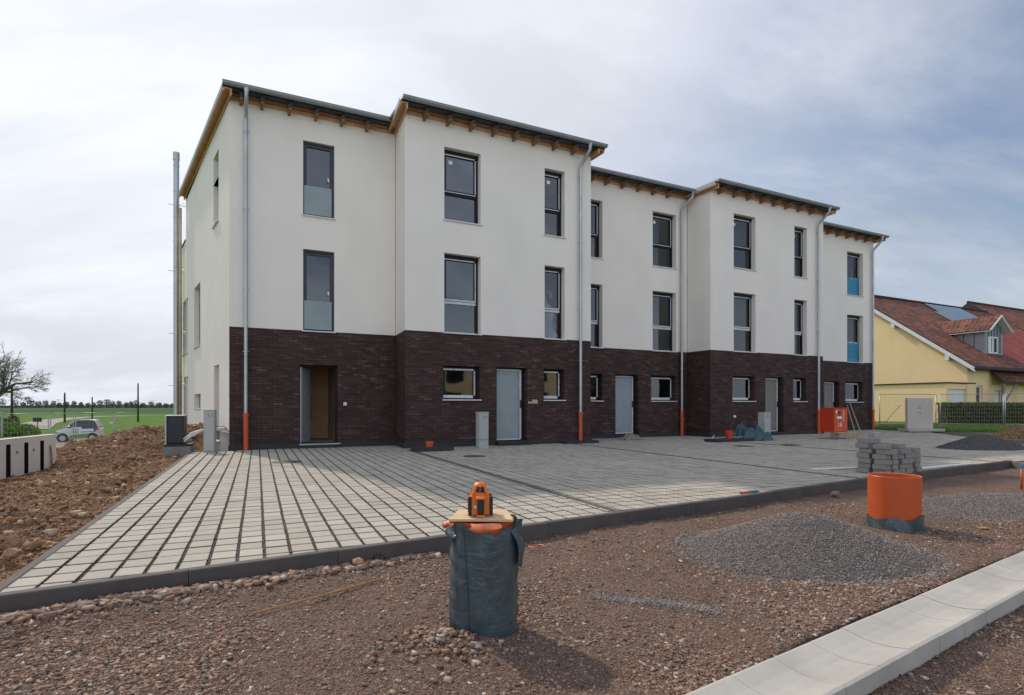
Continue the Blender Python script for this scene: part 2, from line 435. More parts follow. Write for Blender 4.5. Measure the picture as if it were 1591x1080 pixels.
# ------------------------------------------------------------------ mesh builder
class Frame:
    """wall frame: u runs left to right seen from outside, d is outwards, z up"""
    def __init__(s, p0, p1=None, U=None):
        s.P = Vector((p0[0], p0[1], 0))
        if p1 is not None:
            U = Vector((p1[0] - p0[0], p1[1] - p0[1], 0)); s.L = U.length
        s.U = Vector((U[0], U[1], 0)).normalized()
        s.N = Vector((s.U.y, -s.U.x, 0))
    def __call__(s, u, d, z):
        q = s.P + s.U * u + s.N * d
        return (q.x, q.y, z)
    def upx(s, px, d=0.0):
        k = (px - 795.5) / F_PX
        q = s.P + s.N * d
        return (k * q.y - q.x) / (s.U.x - k * s.U.y)

class MB:
    def __init__(s):
        s.v = []; s.f = []; s.m = []; s.uv = []
    def face(s, pts, mi=0, uv=None):
        i = len(s.v)
        s.v.extend([tuple(p) for p in pts])
        s.f.append(tuple(range(i, i + len(pts))))
        s.m.append(mi)
        s.uv.extend(uv if uv else [(0.0, 0.0)] * len(pts))
    def hexa(s, c, mi=0):
        # c: 8 corners: 0-3 bottom loop, 4-7 top loop
        i = len(s.v)
        s.v.extend([tuple(p) for p in c])
        for q in ((0, 3, 2, 1), (4, 5, 6, 7), (0, 1, 5, 4), (1, 2, 6, 5), (2, 3, 7, 6), (3, 0, 4, 7)):
            s.f.append(tuple(i + a for a in q)); s.m.append(mi)
            for a in q:
                p = c[a]
                s.uv.append((p[0] + p[1], p[2]))
    def box(s, x0, x1, y0, y1, z0, z1, mi=0):
        s.hexa([(x0, y0, z0), (x1, y0, z0), (x1, y1, z0), (x0, y1, z0), (x0, y0, z1), (x1, y0, z1), (x1, y1, z1), (x0, y1, z1)], mi)
    def fbox(s, F, u0, u1, d0, d1, z0, z1, mi=0):
        # d1 = outer
        s.hexa([F(u0, d1, z0), F(u1, d1, z0), F(u1, d0, z0), F(u0, d0, z0), F(u0, d1, z1), F(u1, d1, z1), F(u1, d0, z1), F(u0, d0, z1)], mi)
    def tube(s, pts, r, n=8, mi=0, cap=True):
        pts = [Vector(p) for p in pts]
        rs = r if isinstance(r, (list, tuple)) else [r] * len(pts)
        rings = []
        prev = None
        for k, p in enumerate(pts):
            t = (pts[min(k + 1, len(pts) - 1)] - pts[max(k - 1, 0)]).normalized()
            a = prev if prev is not None else (Vector((0, 0, 1)) if abs(t.z) < 0.9 else Vector((1, 0, 0)))
            x = (a - t * a.dot(t)).normalized(); prev = x
            y = t.cross(x)
            i = len(s.v)
            for j in range(n):
                an = 2 * math.pi * j / n
                s.v.append(tuple(p + (x * math.cos(an) + y * math.sin(an)) * rs[k]))
            rings.append(i)
        for a, b in zip(rings, rings[1:]):
            for j in range(n):
                q = (a + j, a + (j + 1) % n, b + (j + 1) % n, b + j)
                s.f.append(q); s.m.append(mi); s.uv.extend([(0, 0)] * 4)
        if cap:
            s.f.append(tuple(rings[0] + j for j in reversed(range(n)))); s.m.append(mi); s.uv.extend([(0, 0)] * n)
            s.f.append(tuple(rings[-1] + j for j in range(n))); s.m.append(mi); s.uv.extend([(0, 0)] * n)
    def lathe(s, prof, c=(0, 0, 0), n=32, mi=0, cap=True, sx=1, sy=1):
        rings = []
        for r, z in prof:
            i = len(s.v)
            for j in range(n):
                a = 2 * math.pi * j / n
                s.v.append((c[0] + r * sx * math.cos(a), c[1] + r * sy * math.sin(a), c[2] + z))
            rings.append(i)
        for a, b in zip(rings, rings[1:]):
            for j in range(n):
                s.f.append((a + j, a + (j + 1) % n, b + (j + 1) % n, b + j)); s.m.append(mi); s.uv.extend([(0, 0)] * 4)
        if cap:
            s.f.append(tuple(rings[0] + j for j in reversed(range(n)))); s.m.append(mi); s.uv.extend([(0, 0)] * n)
            s.f.append(tuple(rings[-1] + j for j in range(n))); s.m.append(mi); s.uv.extend([(0, 0)] * n)
    def grid(s, fn, nu, nv, mi=0, closed=False):
        i = len(s.v)
        for a in range(nu + 1):
            for b in range(nv + 1):
                s.v.append(tuple(fn(a / nu, b / nv)))
        for a in range(nu):
            for b in range(nv):
                q = i + a * (nv + 1) + b
                s.f.append((q, q + nv + 1, q + nv + 2, q + 1)); s.m.append(mi)
                s.uv.extend([(a, b)] * 4)
    def wall(s, F, u0, u1, z0, z1, holes=(), depth=0.2, d=0.0, mi=0, reveal=None, uo=0.0, top=None):
        us = sorted({u0, u1, *[min(max(h[0], u0), u1) for h in holes], *[min(max(h[1], u0), u1) for h in holes]})
        zs = sorted({z0, z1, *[min(max(h[2], z0), z1) for h in holes], *[min(max(h[3], z0), z1) for h in holes]})
        for a, b in zip(us, us[1:]):
            if b - a < 1e-5: continue
            for c, e in zip(zs, zs[1:]):
                if e - c < 1e-5: continue
                um, zm = (a + b) / 2, (c + e) / 2
                if any(h[0] < um < h[1] and h[2] < zm < h[3] for h in holes): continue
                s.face([F(a, d, c), F(b, d, c), F(b, d, e), F(a, d, e)], mi, [(a + uo, c), (b + uo, c), (b + uo, e), (a + uo, e)])
        for h in holes:
            if h[3] <= z0 + 1e-4 or h[2] >= z1 - 1e-4 or h[1] <= u0 or h[0] >= u1: continue
            a, b, c, e = max(h[0], u0), min(h[1], u1), max(h[2], z0), min(h[3], z1)
            D = d - depth; mr = mi if reveal is None else reveal
            s.face([F(a, d, c), F(a, d, e), F(a, D, e), F(a, D, c)], mr, [(a, c), (a, e), (a - depth, e), (a - depth, c)])
            s.face([F(b, D, c), F(b, D, e), F(b, d, e), F(b, d, c)], mr, [(b + depth, c), (b + depth, e), (b, e), (b, c)])
            s.face([F(a, d, e), F(b, d, e), F(b, D, e), F(a, D, e)], mr, [(a, e), (b, e), (b, e + depth), (a, e + depth)])
            s.face([F(a, D, c), F(b, D, c), F(b, d, c), F(a, d, c)], mr, [(a, c - depth), (b, c - depth), (b, c), (a, c)])
    def build(s, name, mats, parent=None, org=None, smooth=False, bevel=0.0, autos=None):
        if not isinstance(mats, (list, tuple)): mats = [mats]
        o0 = Vector(parent_world(parent)) if parent is not None else Vector(org if org is not None else (0, 0, 0))
        me = bpy.data.meshes.new(name)
        vv = np.array(s.v, dtype=np.float64) - np.array(o0)
        me.from_pydata(vv.tolist(), [], s.f)
        for m in mats: me.materials.append(m)
        me.polygons.foreach_set('material_index', s.m)
        uvl = me.uv_layers.new(name='UVMap')
        uvl.data.foreach_set('uv', np.array(s.uv, dtype=np.float32).ravel())
        if smooth: me.polygons.foreach_set('use_smooth', [True] * len(me.polygons))
        me.update()
        o = bpy.data.objects.new(name, me)
        S.collection.objects.link(o)
        if parent is not None:
            o.parent = parent
        else:
            o.location = o0
        if bevel:
            b = o.modifiers.new('bevel', 'BEVEL'); b.width = bevel; b.segments = 2; b.limit_method = 'ANGLE'
        if smooth and autos:
            e = o.modifiers.new('edge', 'EDGE_SPLIT'); e.split_angle = R(autos)
        return o

def parent_world(o):
    v = Vector((0, 0, 0))
    while o is not None:
        v = v + o.location; o = o.parent
    return v
def tag(o, label=None, cat=None, group=None, kind=None):
    if label: o['label'] = label
    if cat: o['category'] = cat
    if group: o['group'] = group
    if kind: o['kind'] = kind
    return o
def thing(name, label, cat, loc, group=None):
    o = bpy.data.objects.new(name, None)
    o.empty_display_size = 0.2
    S.collection.objects.link(o)
    o.location = loc
    return tag(o, label, cat, group)
def copy_tree(o, parent=None):
    c = o.copy(); S.collection.objects.link(c)
    c.parent = parent
    for ch in list(o.children): copy_tree(ch, c)
    return c
def struct(o): return tag(o, kind='structure')
def atpx(px, Y): return ((px - 795.5) / F_PX * Y, Y)
def gpt(px, py, z=0.0):
    Y = F_PX * (CAMH - z) / (py - HZ)
    return ((px - 795.5) / F_PX * Y, Y)
def raw_mesh(name, V, Fc, mats, loc=(0, 0, 0), smooth=False, counts=3):
    """fast numpy mesh: Fc (n,k) indices"""
    me = bpy.data.meshes.new(name)
    V = np.asarray(V, dtype=np.float32); Fc = np.asarray(Fc, dtype=np.int32)
    n, k = Fc.shape
    me.vertices.add(len(V)); me.vertices.foreach_set('co', V.ravel())
    me.loops.add(n * k); me.loops.foreach_set('vertex_index', Fc.ravel())
    me.polygons.add(n)
    me.polygons.foreach_set('loop_start', np.arange(0, n * k, k, dtype=np.int32))
    me.polygons.foreach_set('loop_total', np.full(n, k, dtype=np.int32))
    if smooth: me.polygons.foreach_set('use_smooth', np.ones(n, dtype=bool))
    me.update(calc_edges=True); me.validate()
    for m in (mats if isinstance(mats, (list, tuple)) else [mats]): me.materials.append(m)
    o = bpy.data.objects.new(name, me); S.collection.objects.link(o); o.location = loc
    return o

# numpy value noise
_perm = rng.random((256, 256))
def vnoise(x, y):
    xi = np.floor(x).astype(int); yi = np.floor(y).astype(int)
    fx = x - xi; fy = y - yi
    fx = fx * fx * (3 - 2 * fx); fy = fy * fy * (3 - 2 * fy)
    a = _perm[xi & 255, yi & 255]; b = _perm[(xi + 1) & 255, yi & 255]
    c = _perm[xi & 255, (yi + 1) & 255]; d = _perm[(xi + 1) & 255, (yi + 1) & 255]
    return (a * (1 - fx) + b * fx) * (1 - fy) + (c * (1 - fx) + d * fx) * fy
def fbm(x, y, o=5, g=0.5):
    s = 0; a = 1; t = 0
    for k in range(o):
        s = s + a * vnoise(x * 2 ** k + 17.3 * k, y * 2 ** k + 9.1 * k); t += a; a *= g
    return s / t - 0.5
def sstep(a, b, x):
    t = np.clip((x - a) / (b - a), 0, 1)
    return t * t * (3 - 2 * t)

# ------------------------------------------------------------------ layout
UF = Vector((1784.5, 900, 0)).normalized()        # façade direction
NF = Vector((UF.y, -UF.x, 0))                     # outwards
ZB = 3.085                                        # top of the brick storey
ZW = 8.70                                         # top of the render
KL0 = Vector((-3.02, 3.36, 0)); KD = Vector((-0.4394, 1, 0)).normalized()   # left kerb, column direction
RD = Vector((KD.y, -KD.x, 0))                     # row direction
KF = [(-3.9, 2.83), (-3.02, 3.36), (2.1, 6.63), (5.55, 8.93), (10.1, 11.7)]  # front kerb polyline

# ------------------------------------------------------------------ terrain
def field_h(x, y):
    t = sstep(-9.5, -22, x) * sstep(8, 30, y)
    far = sstep(45, 90, y)
    t = np.maximum(t, far)
    return -0.34 - 1.16 * t + 0.05 * fbm(x * 0.15, y * 0.15, 3)
xs = np.concatenate([-np.geomspace(5000, 60, 26), np.arange(-58, 40, 1.0), np.geomspace(45, 5000, 24)])
ys = np.concatenate([np.arange(-60, 0, 6.0), np.arange(0, 120, 1.0), np.geomspace(125, 7000, 40)])
def sheet(name, xs, ys, fn, mat, smooth=True):
    X, Y = np.meshgrid(xs, ys, indexing='ij')
    Z = fn(X, Y)
    V = np.stack([X, Y, Z], -1).reshape(-1, 3)
    nx, ny = len(xs), len(ys)
    I = np.arange(nx * ny).reshape(nx, ny)
    Fc = np.stack([I[:-1, :-1], I[1:, :-1], I[1:, 1:], I[:-1, 1:]], -1).reshape(-1, 4)
    return raw_mesh(name, V, Fc, mat, smooth=smooth)
struct(sheet('field', xs, ys, field_h, M['field']))

GL = [(0.709, 2.44), (4.31, 4.88)]                # upper arris of the gutter channel (left)
GU = Vector((GL[1][0] - GL[0][0], GL[1][1] - GL[0][1], 0)).normalized()
GN = Vector((GU.y, -GU.x, 0))
def gutter_side(x, y): return (x - GL[0][0]) * GN.x + (y - GL[0][1]) * GN.y
def rubble_h(x, y):
    h = -0.135 + 0.075 * fbm(x * 0.8, y * 0.8, 4) + 0.03 * fbm(x * 6, y * 6, 4, 0.6)
    # fill heaped against the kerb on the left and round the wrapped pipe
    h = h + 0.055 * np.exp(-(((x + 2.3) / 1.5) ** 2 + ((y - 3.55 - 0.65 * (x + 2.3)) / 0.28) ** 2))
    h = h + 0.07 * np.exp(-(((x + 0.33) / 0.22) ** 2 + ((y - 3.0) / 0.20) ** 2))
    s = gutter_side(x, y)
    h = np.where(s > 0.33, np.minimum(h - 0.10 * sstep(0.36, 0.5, s), -0.19 + 0.04 * fbm(x * 2, y * 2, 4)), h)
    h = np.where((s > -0.35) & (s < -0.02), h + 0.02 * sstep(-0.35, -0.05, s), h)
    h = np.where((s >= -0.02) & (s <= 0.345), -0.23, h)
    h = np.where((x < KL0.x + (y - KL0.y) * -0.4394 - 0.15) & (y > 3.4), -0.75, h)
    return h
xs = np.concatenate([np.arange(-12, -5, .2), np.arange(-5, 7, .028), np.arange(7, 22, .14)])
ys = np.concatenate([np.arange(-1.5, 1.2, .15), np.arange(1.2, 8, .028), np.arange(8, 19, .15)])
struct(sheet('rubble_ground', xs, ys, rubble_h, M['rubble'], smooth=True))

# yard east of the paving, lawn
mb = MB()
yz = -0.02
pts = [(9.9, 11.45), (16, 14.5), (60, 30), (60, 24.8), (17.0, 24.8), (16.6, 27.5), (12, 26)]
mb.face([(10.0, 11.85, yz), (60, 11.85, yz), (60, 24.9, yz), (10.0, 24.9, yz)])
mb.face([(10.12, 10.2, -0.16), (60, 10.2, -0.16), (60, 11.85, yz), (10.12, 11.85, yz)])
mb.face([(10.0, 24.9, yz), (17.3, 24.9, yz), (17.3, 30, yz), (10.0, 30, yz)])
mb.box(10.02, 11.2, 11.3, 12.4, -0.3, -0.0215)
struct(mb.build('yard', M['yard']))
xs = np.arange(16.95, 75, 0.5); ys = np.arange(24.4, 90, 0.5)
struct(sheet('lawn', xs, ys, lambda x, y: -0.03 + 0.05 * sstep(24.4, 25.6, y) + 0.05 * fbm(x, y, 3), M['lawn']))

# ------------------------------------------------------------------ paving
PW, PL, JX, JY = 0.160, 0.203, 0.025, 0.027
CX, CY = PW + JX, PL + JY
def kerb_y(x):
    for (a, b), (c, d) in zip(KF, KF[1:]):
        if x <= c: return (a, b), (c, d)
    return KF[-2], KF[-1]
def clip(poly, p, nrm):
    out = []
    for i, a in enumerate(poly):
        b = poly[(i + 1) % len(poly)]
        da = (a[0] - p[0]) * nrm[0] + (a[1] - p[1]) * nrm[1]
        db = (b[0] - p[0]) * nrm[0] + (b[1] - p[1]) * nrm[1]
        if da >= 0: out.append(a)
        if (da >= 0) != (db >= 0):
            t = da / (da - db); out.append((a[0] + (b[0] - a[0]) * t, a[1] + (b[1] - a[1]) * t))
    return out
FA = Frame((-7.03, 14.40), U=UF)
def front_limit(x, y):
    # distance in front of plane A (positive = in front of the façade)
    return (x - FA.P.x) * NF.x + (y - FA.P.y) * NF.y
mb = MB()
strips = [(0.524, 7.44), (3.70, 12.6), (7.3, 16.8)]
strip_i = [((p[0] - KL0.x) * RD.x + (p[1] - KL0.y) * RD.y) for p in strips]
for i in range(0, 150):
    a0 = -0.005 + i * CX
    for j in range(-62, 62):
        b0 = j * CY
        c = KL0 + RD * (a0 + PW / 2) + KD * (b0 + PL / 2)
        if c.y < 2.5 or c.y > 30: continue
        fl = front_limit(c.x, c.y)
        if fl < -0.45: continue
        if c.x < -6.9 and c.y > 13.95 + (c.x + 7.65) * 0.2: continue
        if c.x > 13.2 + (c.y - 12.5) * 0.36: continue
        (ka, kb) = kerb_y(c.x)
        kd = Vector((kb[0] - ka[0], kb[1] - ka[1])).normalized()
        kn = (-kd.y, kd.x)
        dist = (c.x - ka[0]) * kn[0] + (c.y - ka[1]) * kn[1]
        if dist < -0.1: continue
        if c.x > 10.1 and c.y < 11.7 + (c.x - 10.1) * 0.42: continue
        g = [KL0 + RD * (a0 + u) + KD * (b0 + v) for u, v in ((0, 0), (PW, 0), (PW, PL), (0, PL))]
        P = [(q.x, q.y) for q in g]
        if dist < 0.3 and c.x <= 10.1: P = clip(P, (ka[0] + kn[0] * 0.078, ka[1] + kn[1] * 0.078), kn)
        if len(P) < 3: continue
        gx = sum(p[0] for p in P) / len(P); gy = sum(p[1] for p in P) / len(P)
        zt = rnd.uniform(-0.002, 0.002)
        jx, jy = rnd.uniform(-.002, .002), rnd.uniform(-.002, .002)
        n = len(P)
        base = len(mb.v)
        k = 0.96
        for p in P: mb.v.append((p[0] + jx, p[1] + jy, -0.035))
        for p in P: mb.v.append((p[0] + jx, p[1] + jy, zt - 0.004))
        for p in P: mb.v.append((gx + (p[0] - gx) * k + jx, gy + (p[1] - gy) * k + jy, zt))
        for r0 in (0, n):
            for q in range(n):
                mb.f.append((base + r0 + q, base + r0 + (q + 1) % n, base + r0 + n + (q + 1) % n, base + r0 + n + q)); mb.m.append(1 if r0 == 0 else 0); mb.uv.extend([(0, 0)] * 4)
        mb.f.append(tuple(base + 2 * n + q for q in range(n))); mb.m.append(0); mb.uv.extend([(0, 0)] * n)
# bed under the pavers
bed = [KL0 + RD * 0.0, Vector((2.1, 6.66, 0)), Vector((5.55, 8.97, 0)), Vector((10.1, 11.73, 0)), Vector((16.5, 15.0, 0)), Vector((20.5, 29, 0)), Vector((14, 27, 0)), Vector((-6.6, 15.2, 0)), Vector((-7.75, 13.95, 0))]
mb.face([(p.x, p.y, -0.017) for p in bed], 1)
for si in strip_i:
    a = si - 0.045; b = si + 0.045
    # from the kerb to the façade
    s0 = 0
    lo = hi = None
    for t in np.arange(-14, 16, 0.05):
        q = KL0 + RD * si + KD * t
        (ka, kb) = kerb_y(q.x); kd = Vector((kb[0] - ka[0], kb[1] - ka[1])).normalized()
        if (q.x - ka[0]) * -kd.y + (q.y - ka[1]) * kd.x > 0.06 and front_limit(q.x, q.y) > 1.8:
            lo = t if lo is None else lo; hi = t
    c = [KL0 + RD * u + KD * v for u, v in ((a, lo), (b, lo), (b, hi), (a, hi))]
    mb.hexa([(q.x, q.y, -0.02) for q in c] + [(q.x, q.y, 0.0045) for q in c], 2)
struct(mb.build('paving', [M['paver'], M['joint'], M['asphalt_kerb']]))

# kerbs
mb = MB()
def kerb_run(p0, p1, wid, zt, zb, blk=1.0, side=1):
    p0 = Vector(p0); p1 = Vector(p1); L = (p1 - p0).length; d = (p1 - p0) / L; n = Vector((-d.y, d.x)) * side
    t = 0
    while t < L - 0.02:
        e = min(t + blk, L)
        a = p0 + d * (t + 0.002); b = p0 + d * (e - 0.002)
        zj = rnd.uniform(-0.002, 0.002)
        q = [a, b, b + n * wid, a + n * wid]
        c = 0.008
        ins = [a + n * c, b + n * c, b + n * (wid - c), a + n * (wid - c)]
        if side < 0: q = q[::-1]; ins = ins[::-1]
        i = len(mb.v)
        for p in q: mb.v.append((p.x, p.y, zb))
        for p in q: mb.v.append((p.x, p.y, zt + zj - c))
        for p in ins: mb.v.append((p.x, p.y, zt + zj))
        for r0 in (0, 4):
            for k in range(4):
                mb.f.append((i + r0 + k, i + r0 + (k + 1) % 4, i + r0 + 4 + (k + 1) % 4, i + r0 + 4 + k)); mb.m.append(0); mb.uv.extend([(0, 0)] * 4)
        mb.f.append((i + 8, i + 9, i + 10, i + 11)); mb.m.append(0); mb.uv.extend([(0, 0)] * 4)
        t = e
for a, b in zip(KF, KF[1:]):
    kerb_run(a, b, 0.085, 0.007, -0.35)
q1 = KL0 + KD * 11.4
kerb_run((KL0.x, KL0.y), (q1.x, q1.y), 0.07, 0.004, -0.3)
struct(mb.build('kerb', M['asphalt_kerb']))

# road gutter channel of dished concrete blocks
mb = MB()
BL = 0.33
prof = [(0.0, -0.105), (0.02, -0.098), (0.05, -0.104), (0.11, -0.116), (0.18, -0.122), (0.25, -0.117), (0.31, -0.105), (0.335, -0.098), (0.352, -0.104), (0.355, -0.24)]
for k in range(-3, 40):
    t0 = k * BL; t1 = t0 + BL - 0.004
    jz = rnd.uniform(-0.0015, 0.0015); js = rnd.uniform(-0.002, 0.002)
    bend = lambda t: 0.0
    P0 = Vector((GL[0][0], GL[0][1], 0))
    r0 = [P0 + GU * t0 + GN * (w + js) + Vector((0, 0, z + jz)) for w, z in prof]
    r1 = [P0 + GU * t1 + GN * (w + js) + Vector((0, 0, z + jz)) for w, z in prof]
    i = len(mb.v)
    n = len(prof)
    for p in r0 + r1: mb.v.append(tuple(p))
    for a in range(n - 1):
        mb.f.append((i + a + 1, i + n + a + 1, i + n + a, i + a)); mb.m.append(0); mb.uv.extend([(0, 0)] * 4)
    for r in (0, n):
        b = len(mb.v)
        mb.face([mb.v[i + r + a] for a in range(n)] + [(mb.v[i + r][0], mb.v[i + r][1], -0.24)])
    mb.face([tuple(r0[0]), tuple(r1[0]), (r1[0].x, r1[0].y, -0.24), (r0[0].x, r0[0].y, -0.24)])
struct(mb.build('road_gutter', M['concrete']))

# ------------------------------------------------------------------ loose stone scatter
def ico():
    t = (1 + 5 ** .5) / 2
    v = np.array([(-1, t, 0), (1, t, 0), (-1, -t, 0), (1, -t, 0), (0, -1, t), (0, 1, t), (0, -1, -t), (0, 1, -t), (t, 0, -1), (t, 0, 1), (-t, 0, -1), (-t, 0, 1)], float)
    v /= np.linalg.norm(v[0])
    f = np.array([(0, 11, 5), (0, 5, 1), (0, 1, 7), (0, 7, 10), (0, 10, 11), (1, 5, 9), (5, 11, 4), (11, 10, 2), (10, 7, 6), (7, 1, 8), (3, 9, 4), (3, 4, 2), (3, 2, 6), (3, 6, 8), (3, 8, 9), (4, 9, 5), (2, 4, 11), (6, 2, 10), (8, 6, 7), (9, 8, 1)])
    return v, f
def octa():
    v = np.array([(1, 0, 0), (0, 1, 0), (-1, 0, 0), (0, -1, 0), (0, 0, 1), (0, 0, -1)], float)
    f = np.array([(0, 1, 4), (1, 2, 4), (2, 3, 4), (3, 0, 4), (1, 0, 5), (2, 1, 5), (3, 2, 5), (0, 3, 5)])
    return v, f
def cubet():
    v = np.array([(x, y, z) for z in (-1, 1) for y in (-1, 1) for x in (-1, 1)], float) * 0.72
    f = np.array([(0, 2, 3), (0, 3, 1), (4, 5, 7), (4, 7, 6), (0, 1, 5), (0, 5, 4), (1, 3, 7), (1, 7, 5), (3, 2, 6), (3, 6, 7), (2, 0, 4), (2, 4, 6)])
    return v, f
def rot_mats(n, tilt=None):
    q = rng.normal(size=(n, 4)); q /= np.linalg.norm(q, axis=1)[:, None]
    w, x, y, z = q.T
    return np.stack([np.stack([1 - 2 * (y * y + z * z), 2 * (x * y - z * w), 2 * (x * z + y * w)], -1),
                     np.stack([2 * (x * y + z * w), 1 - 2 * (x * x + z * z), 2 * (y * z - x * w)], -1),
                     np.stack([2 * (x * z - y * w), 2 * (y * z + x * w), 1 - 2 * (x * x + y * y)], -1)], 1)
def scatter(name, X, Y, Z, size, mat, tmpl='ico', flat=0.65, jag=0.28, tilt=0.35, parent=None, loc=(0, 0, 0)):
    v, f = ico() if tmpl == 'ico' else cubet() if tmpl == 'cube' else octa()
    n = len(X); k = len(v)
    sc = rng.uniform(1 - jag, 1 + jag, size=(n, k, 1))
    an = np.stack([rng.uniform(.75, 1.4, n), rng.uniform(.45, 1.0, n), rng.uniform(flat * .7, flat * 1.2, n)], -1)[:, None, :]
    P = v[None] * sc * an
    Rm = rot_mats(n)
    # keep mostly lying flat: mix of a yaw and a little tilt
    th = rng.uniform(0, 2 * np.pi, n); ti = rng.normal(0, tilt, n); tj = rng.normal(0, .35, n)
    c, s_ = np.cos(th), np.sin(th)
    Rz = np.zeros((n, 3, 3)); Rz[:, 0, 0] = c; Rz[:, 0, 1] = -s_; Rz[:, 1, 0] = s_; Rz[:, 1, 1] = c; Rz[:, 2, 2] = 1
    Rx = np.zeros((n, 3, 3)); Rx[:, 0, 0] = 1; Rx[:, 1, 1] = np.cos(ti); Rx[:, 1, 2] = -np.sin(ti); Rx[:, 2, 1] = np.sin(ti); Rx[:, 2, 2] = np.cos(ti)
    P = np.einsum('nij,nkj->nki', Rz @ Rx, P) * np.asarray(size)[:, None, None]
    P = P + np.stack([X, Y, Z], -1)[:, None, :] - np.array(loc)[None, None, :]
    Fc = (f[None] + (np.arange(n) * k)[:, None, None]).reshape(-1, 3)
    o = raw_mesh(name, P.reshape(-1, 3), Fc, mat, loc=loc)
    if parent is not None:
        o.parent = parent; o.location = (0, 0, 0)
    return o
def in_paving(x, y):
    m = np.zeros_like(x, bool)
    kx = np.interp(x, [p[0] for p in KF], [p[1] for p in KF])
    left = KL0.x + (y - KL0.y) * -0.4394
    return (y > kx - 0.02) & (x > left - 0.02)
def ground_scatter(n, smin, smax, y0, y1, power, tmpl, seedshift=0, dens=None):
    # sampled so density falls with distance
    y = y0 + (y1 - y0) * rng.random(n) ** power
    x = (rng.random(n) * 2 - 1) * (0.95 * y + 0.4)
    ok = ~in_paving(x, y)
    s = gutter_side(x, y)
    ok &= ~((s > -0.02) & (s < 0.36))
    ok &= (x > -6.5)
    sz = smin + (smax - smin) * rng.random(n) ** 3
    if dens is not None:
        ok &= rng.random(n) < dens(x, y)
    x, y, sz = x[ok], y[ok], sz[ok]
    return x, y, sz
patch = lambda x, y: np.clip(0.42 + 4.0 * fbm(x * 1.1 + 5, y * 1.1, 4), 0.10, 1)
x, y, sz = ground_scatter(170000, 0.0045, 0.017, 1.9, 7.5, 1.35, 'ico', dens=patch)
tag(scatter('rubble_stones', x, y, rubble_h(x, y) + sz * 0.15, sz, M['stone'], 'cube', flat=0.36, jag=0.5, tilt=0.55), 'reddish brown broken stone rubble strewn over the bare ground', 'rubble', kind='stuff')
x, y, sz = ground_scatter(110000, 0.003, 0.0085, 1.9, 6.5, 1.3, 'oct')
tag(scatter('grit', x, y, rubble_h(x, y) + sz * 0.3, sz, M['stone'], 'oct'), 'fine reddish grit between the larger stones', 'grit', kind='stuff')
# grit in the open joints of the paving
gj = []
for i in range(0, 60):
    a_ = -0.005 + i * CX + PW + JX / 2
    t_ = rng.uniform(-4.5, 7.0, 900)
    gx_ = KL0.x + RD.x * (a_ + rng.uniform(-.011, .011, 900)) + KD.x * t_; gy_ = KL0.y + RD.y * a_ + KD.y * t_
    k = (gy_ > np.interp(gx_, [p[0] for p in KF], [p[1] for p in KF]) + 0.1) & (gy_ < 9.5) & (rng.random(900) < np.clip(6.5 / gy_ - 0.35, .1, 1))
    gj.append((gx_[k], gy_[k]))
x = np.concatenate([g[0] for g in gj]); y = np.concatenate([g[1] for g in gj]); sz = rng.uniform(0.003, 0.0065, len(x))
tag(scatter('joint_grit', x, y, np.full(len(x), -0.013), sz, M['grit_pale'], 'oct', flat=0.8), 'small pale grit lying in the open joints of the paving', 'grit', kind='stuff')
# coarse stones against the left kerb and round the wrapped pipe
n = 2600
x = rng.uniform(-3.4, -0.6, n); y = np.interp(x, [p[0] for p in KF], [p[1] for p in KF]) - 0.03 - np.abs(rng.normal(0, 0.14, n)) * np.clip(1.3 - 0.35 * (x + 3.2), 0.3, 1.2)
sz = 0.008 + 0.026 * rng.random(n) ** 1.6
x2 = -0.33 + rng.normal(0, 0.15, 260); y2 = 3.0 + rng.normal(0, 0.13, 260); s2 = rng.uniform(0.008, 0.021, 260)
k = (x2 + 0.165) ** 2 + (y2 - 3.24) ** 2 > 0.21 ** 2
x = np.concatenate([x, x2[k]]); y = np.concatenate([y, y2[k]]); sz = np.concatenate([sz, s2[k]])
tag(scatter('kerbside_stones', x, y, rubble_h(x, y) + sz * 0.4, sz, M['stone'], 'cube', flat=0.65, jag=0.5), 'coarse broken stones heaped against the front of the dark kerb', 'stones', kind='stuff')

# ------------------------------------------------------------------ terraced houses
PT = {}
def zpx(F, px, py, d=0.0):
    u = F.upx(px, d); q = F(u, d, 0)
    return CAMH + (HZ - py) / F_PX * q[1]
SIDE_REAR = (-12.33, 21.9)
A0 = (-7.03, 14.40); 
FA = Frame(A0, U=UF); uA = FA.upx(614.6)
B0 = (-2.786, 15.08); FB = Frame(B0, U=UF); uB = FB.upx(918)
C1 = ((1067.8 - 795.5) / F_PX * 21.45, 21.45); D0 = ((1103.8 - 795.5) / F_PX * 20.45, 20.45)
FD = Frame(D0, U=UF); uD = FD.upx(1279)
E1 = ((1357 - 795.5) / F_PX * 27.0, 27.0)
Bq = FB(uB, 0, 0)
# C plane starts beside B's right-hand corner
def back_to(px_pt, plane_pt):
    """point on the line through plane_pt (dir UF) straight behind px_pt"""
    w = Vector((plane_pt[0] - px_pt[0], plane_pt[1] - px_pt[1], 0))
    d = w.dot(-NF)
    q = Vector((px_pt[0], px_pt[1], 0)) - NF * d
    return (q.x, q.y)
C0 = back_to(Bq, C1); FC = Frame(C0, C1); uC = FC.L
Dq = FD(uD, 0, 0)
E0 = back_to(Dq, E1); FE = Frame(E0, E1); uE = FE.L
A1 = FA(uA, 0, 0)
DEPTH = 9.08

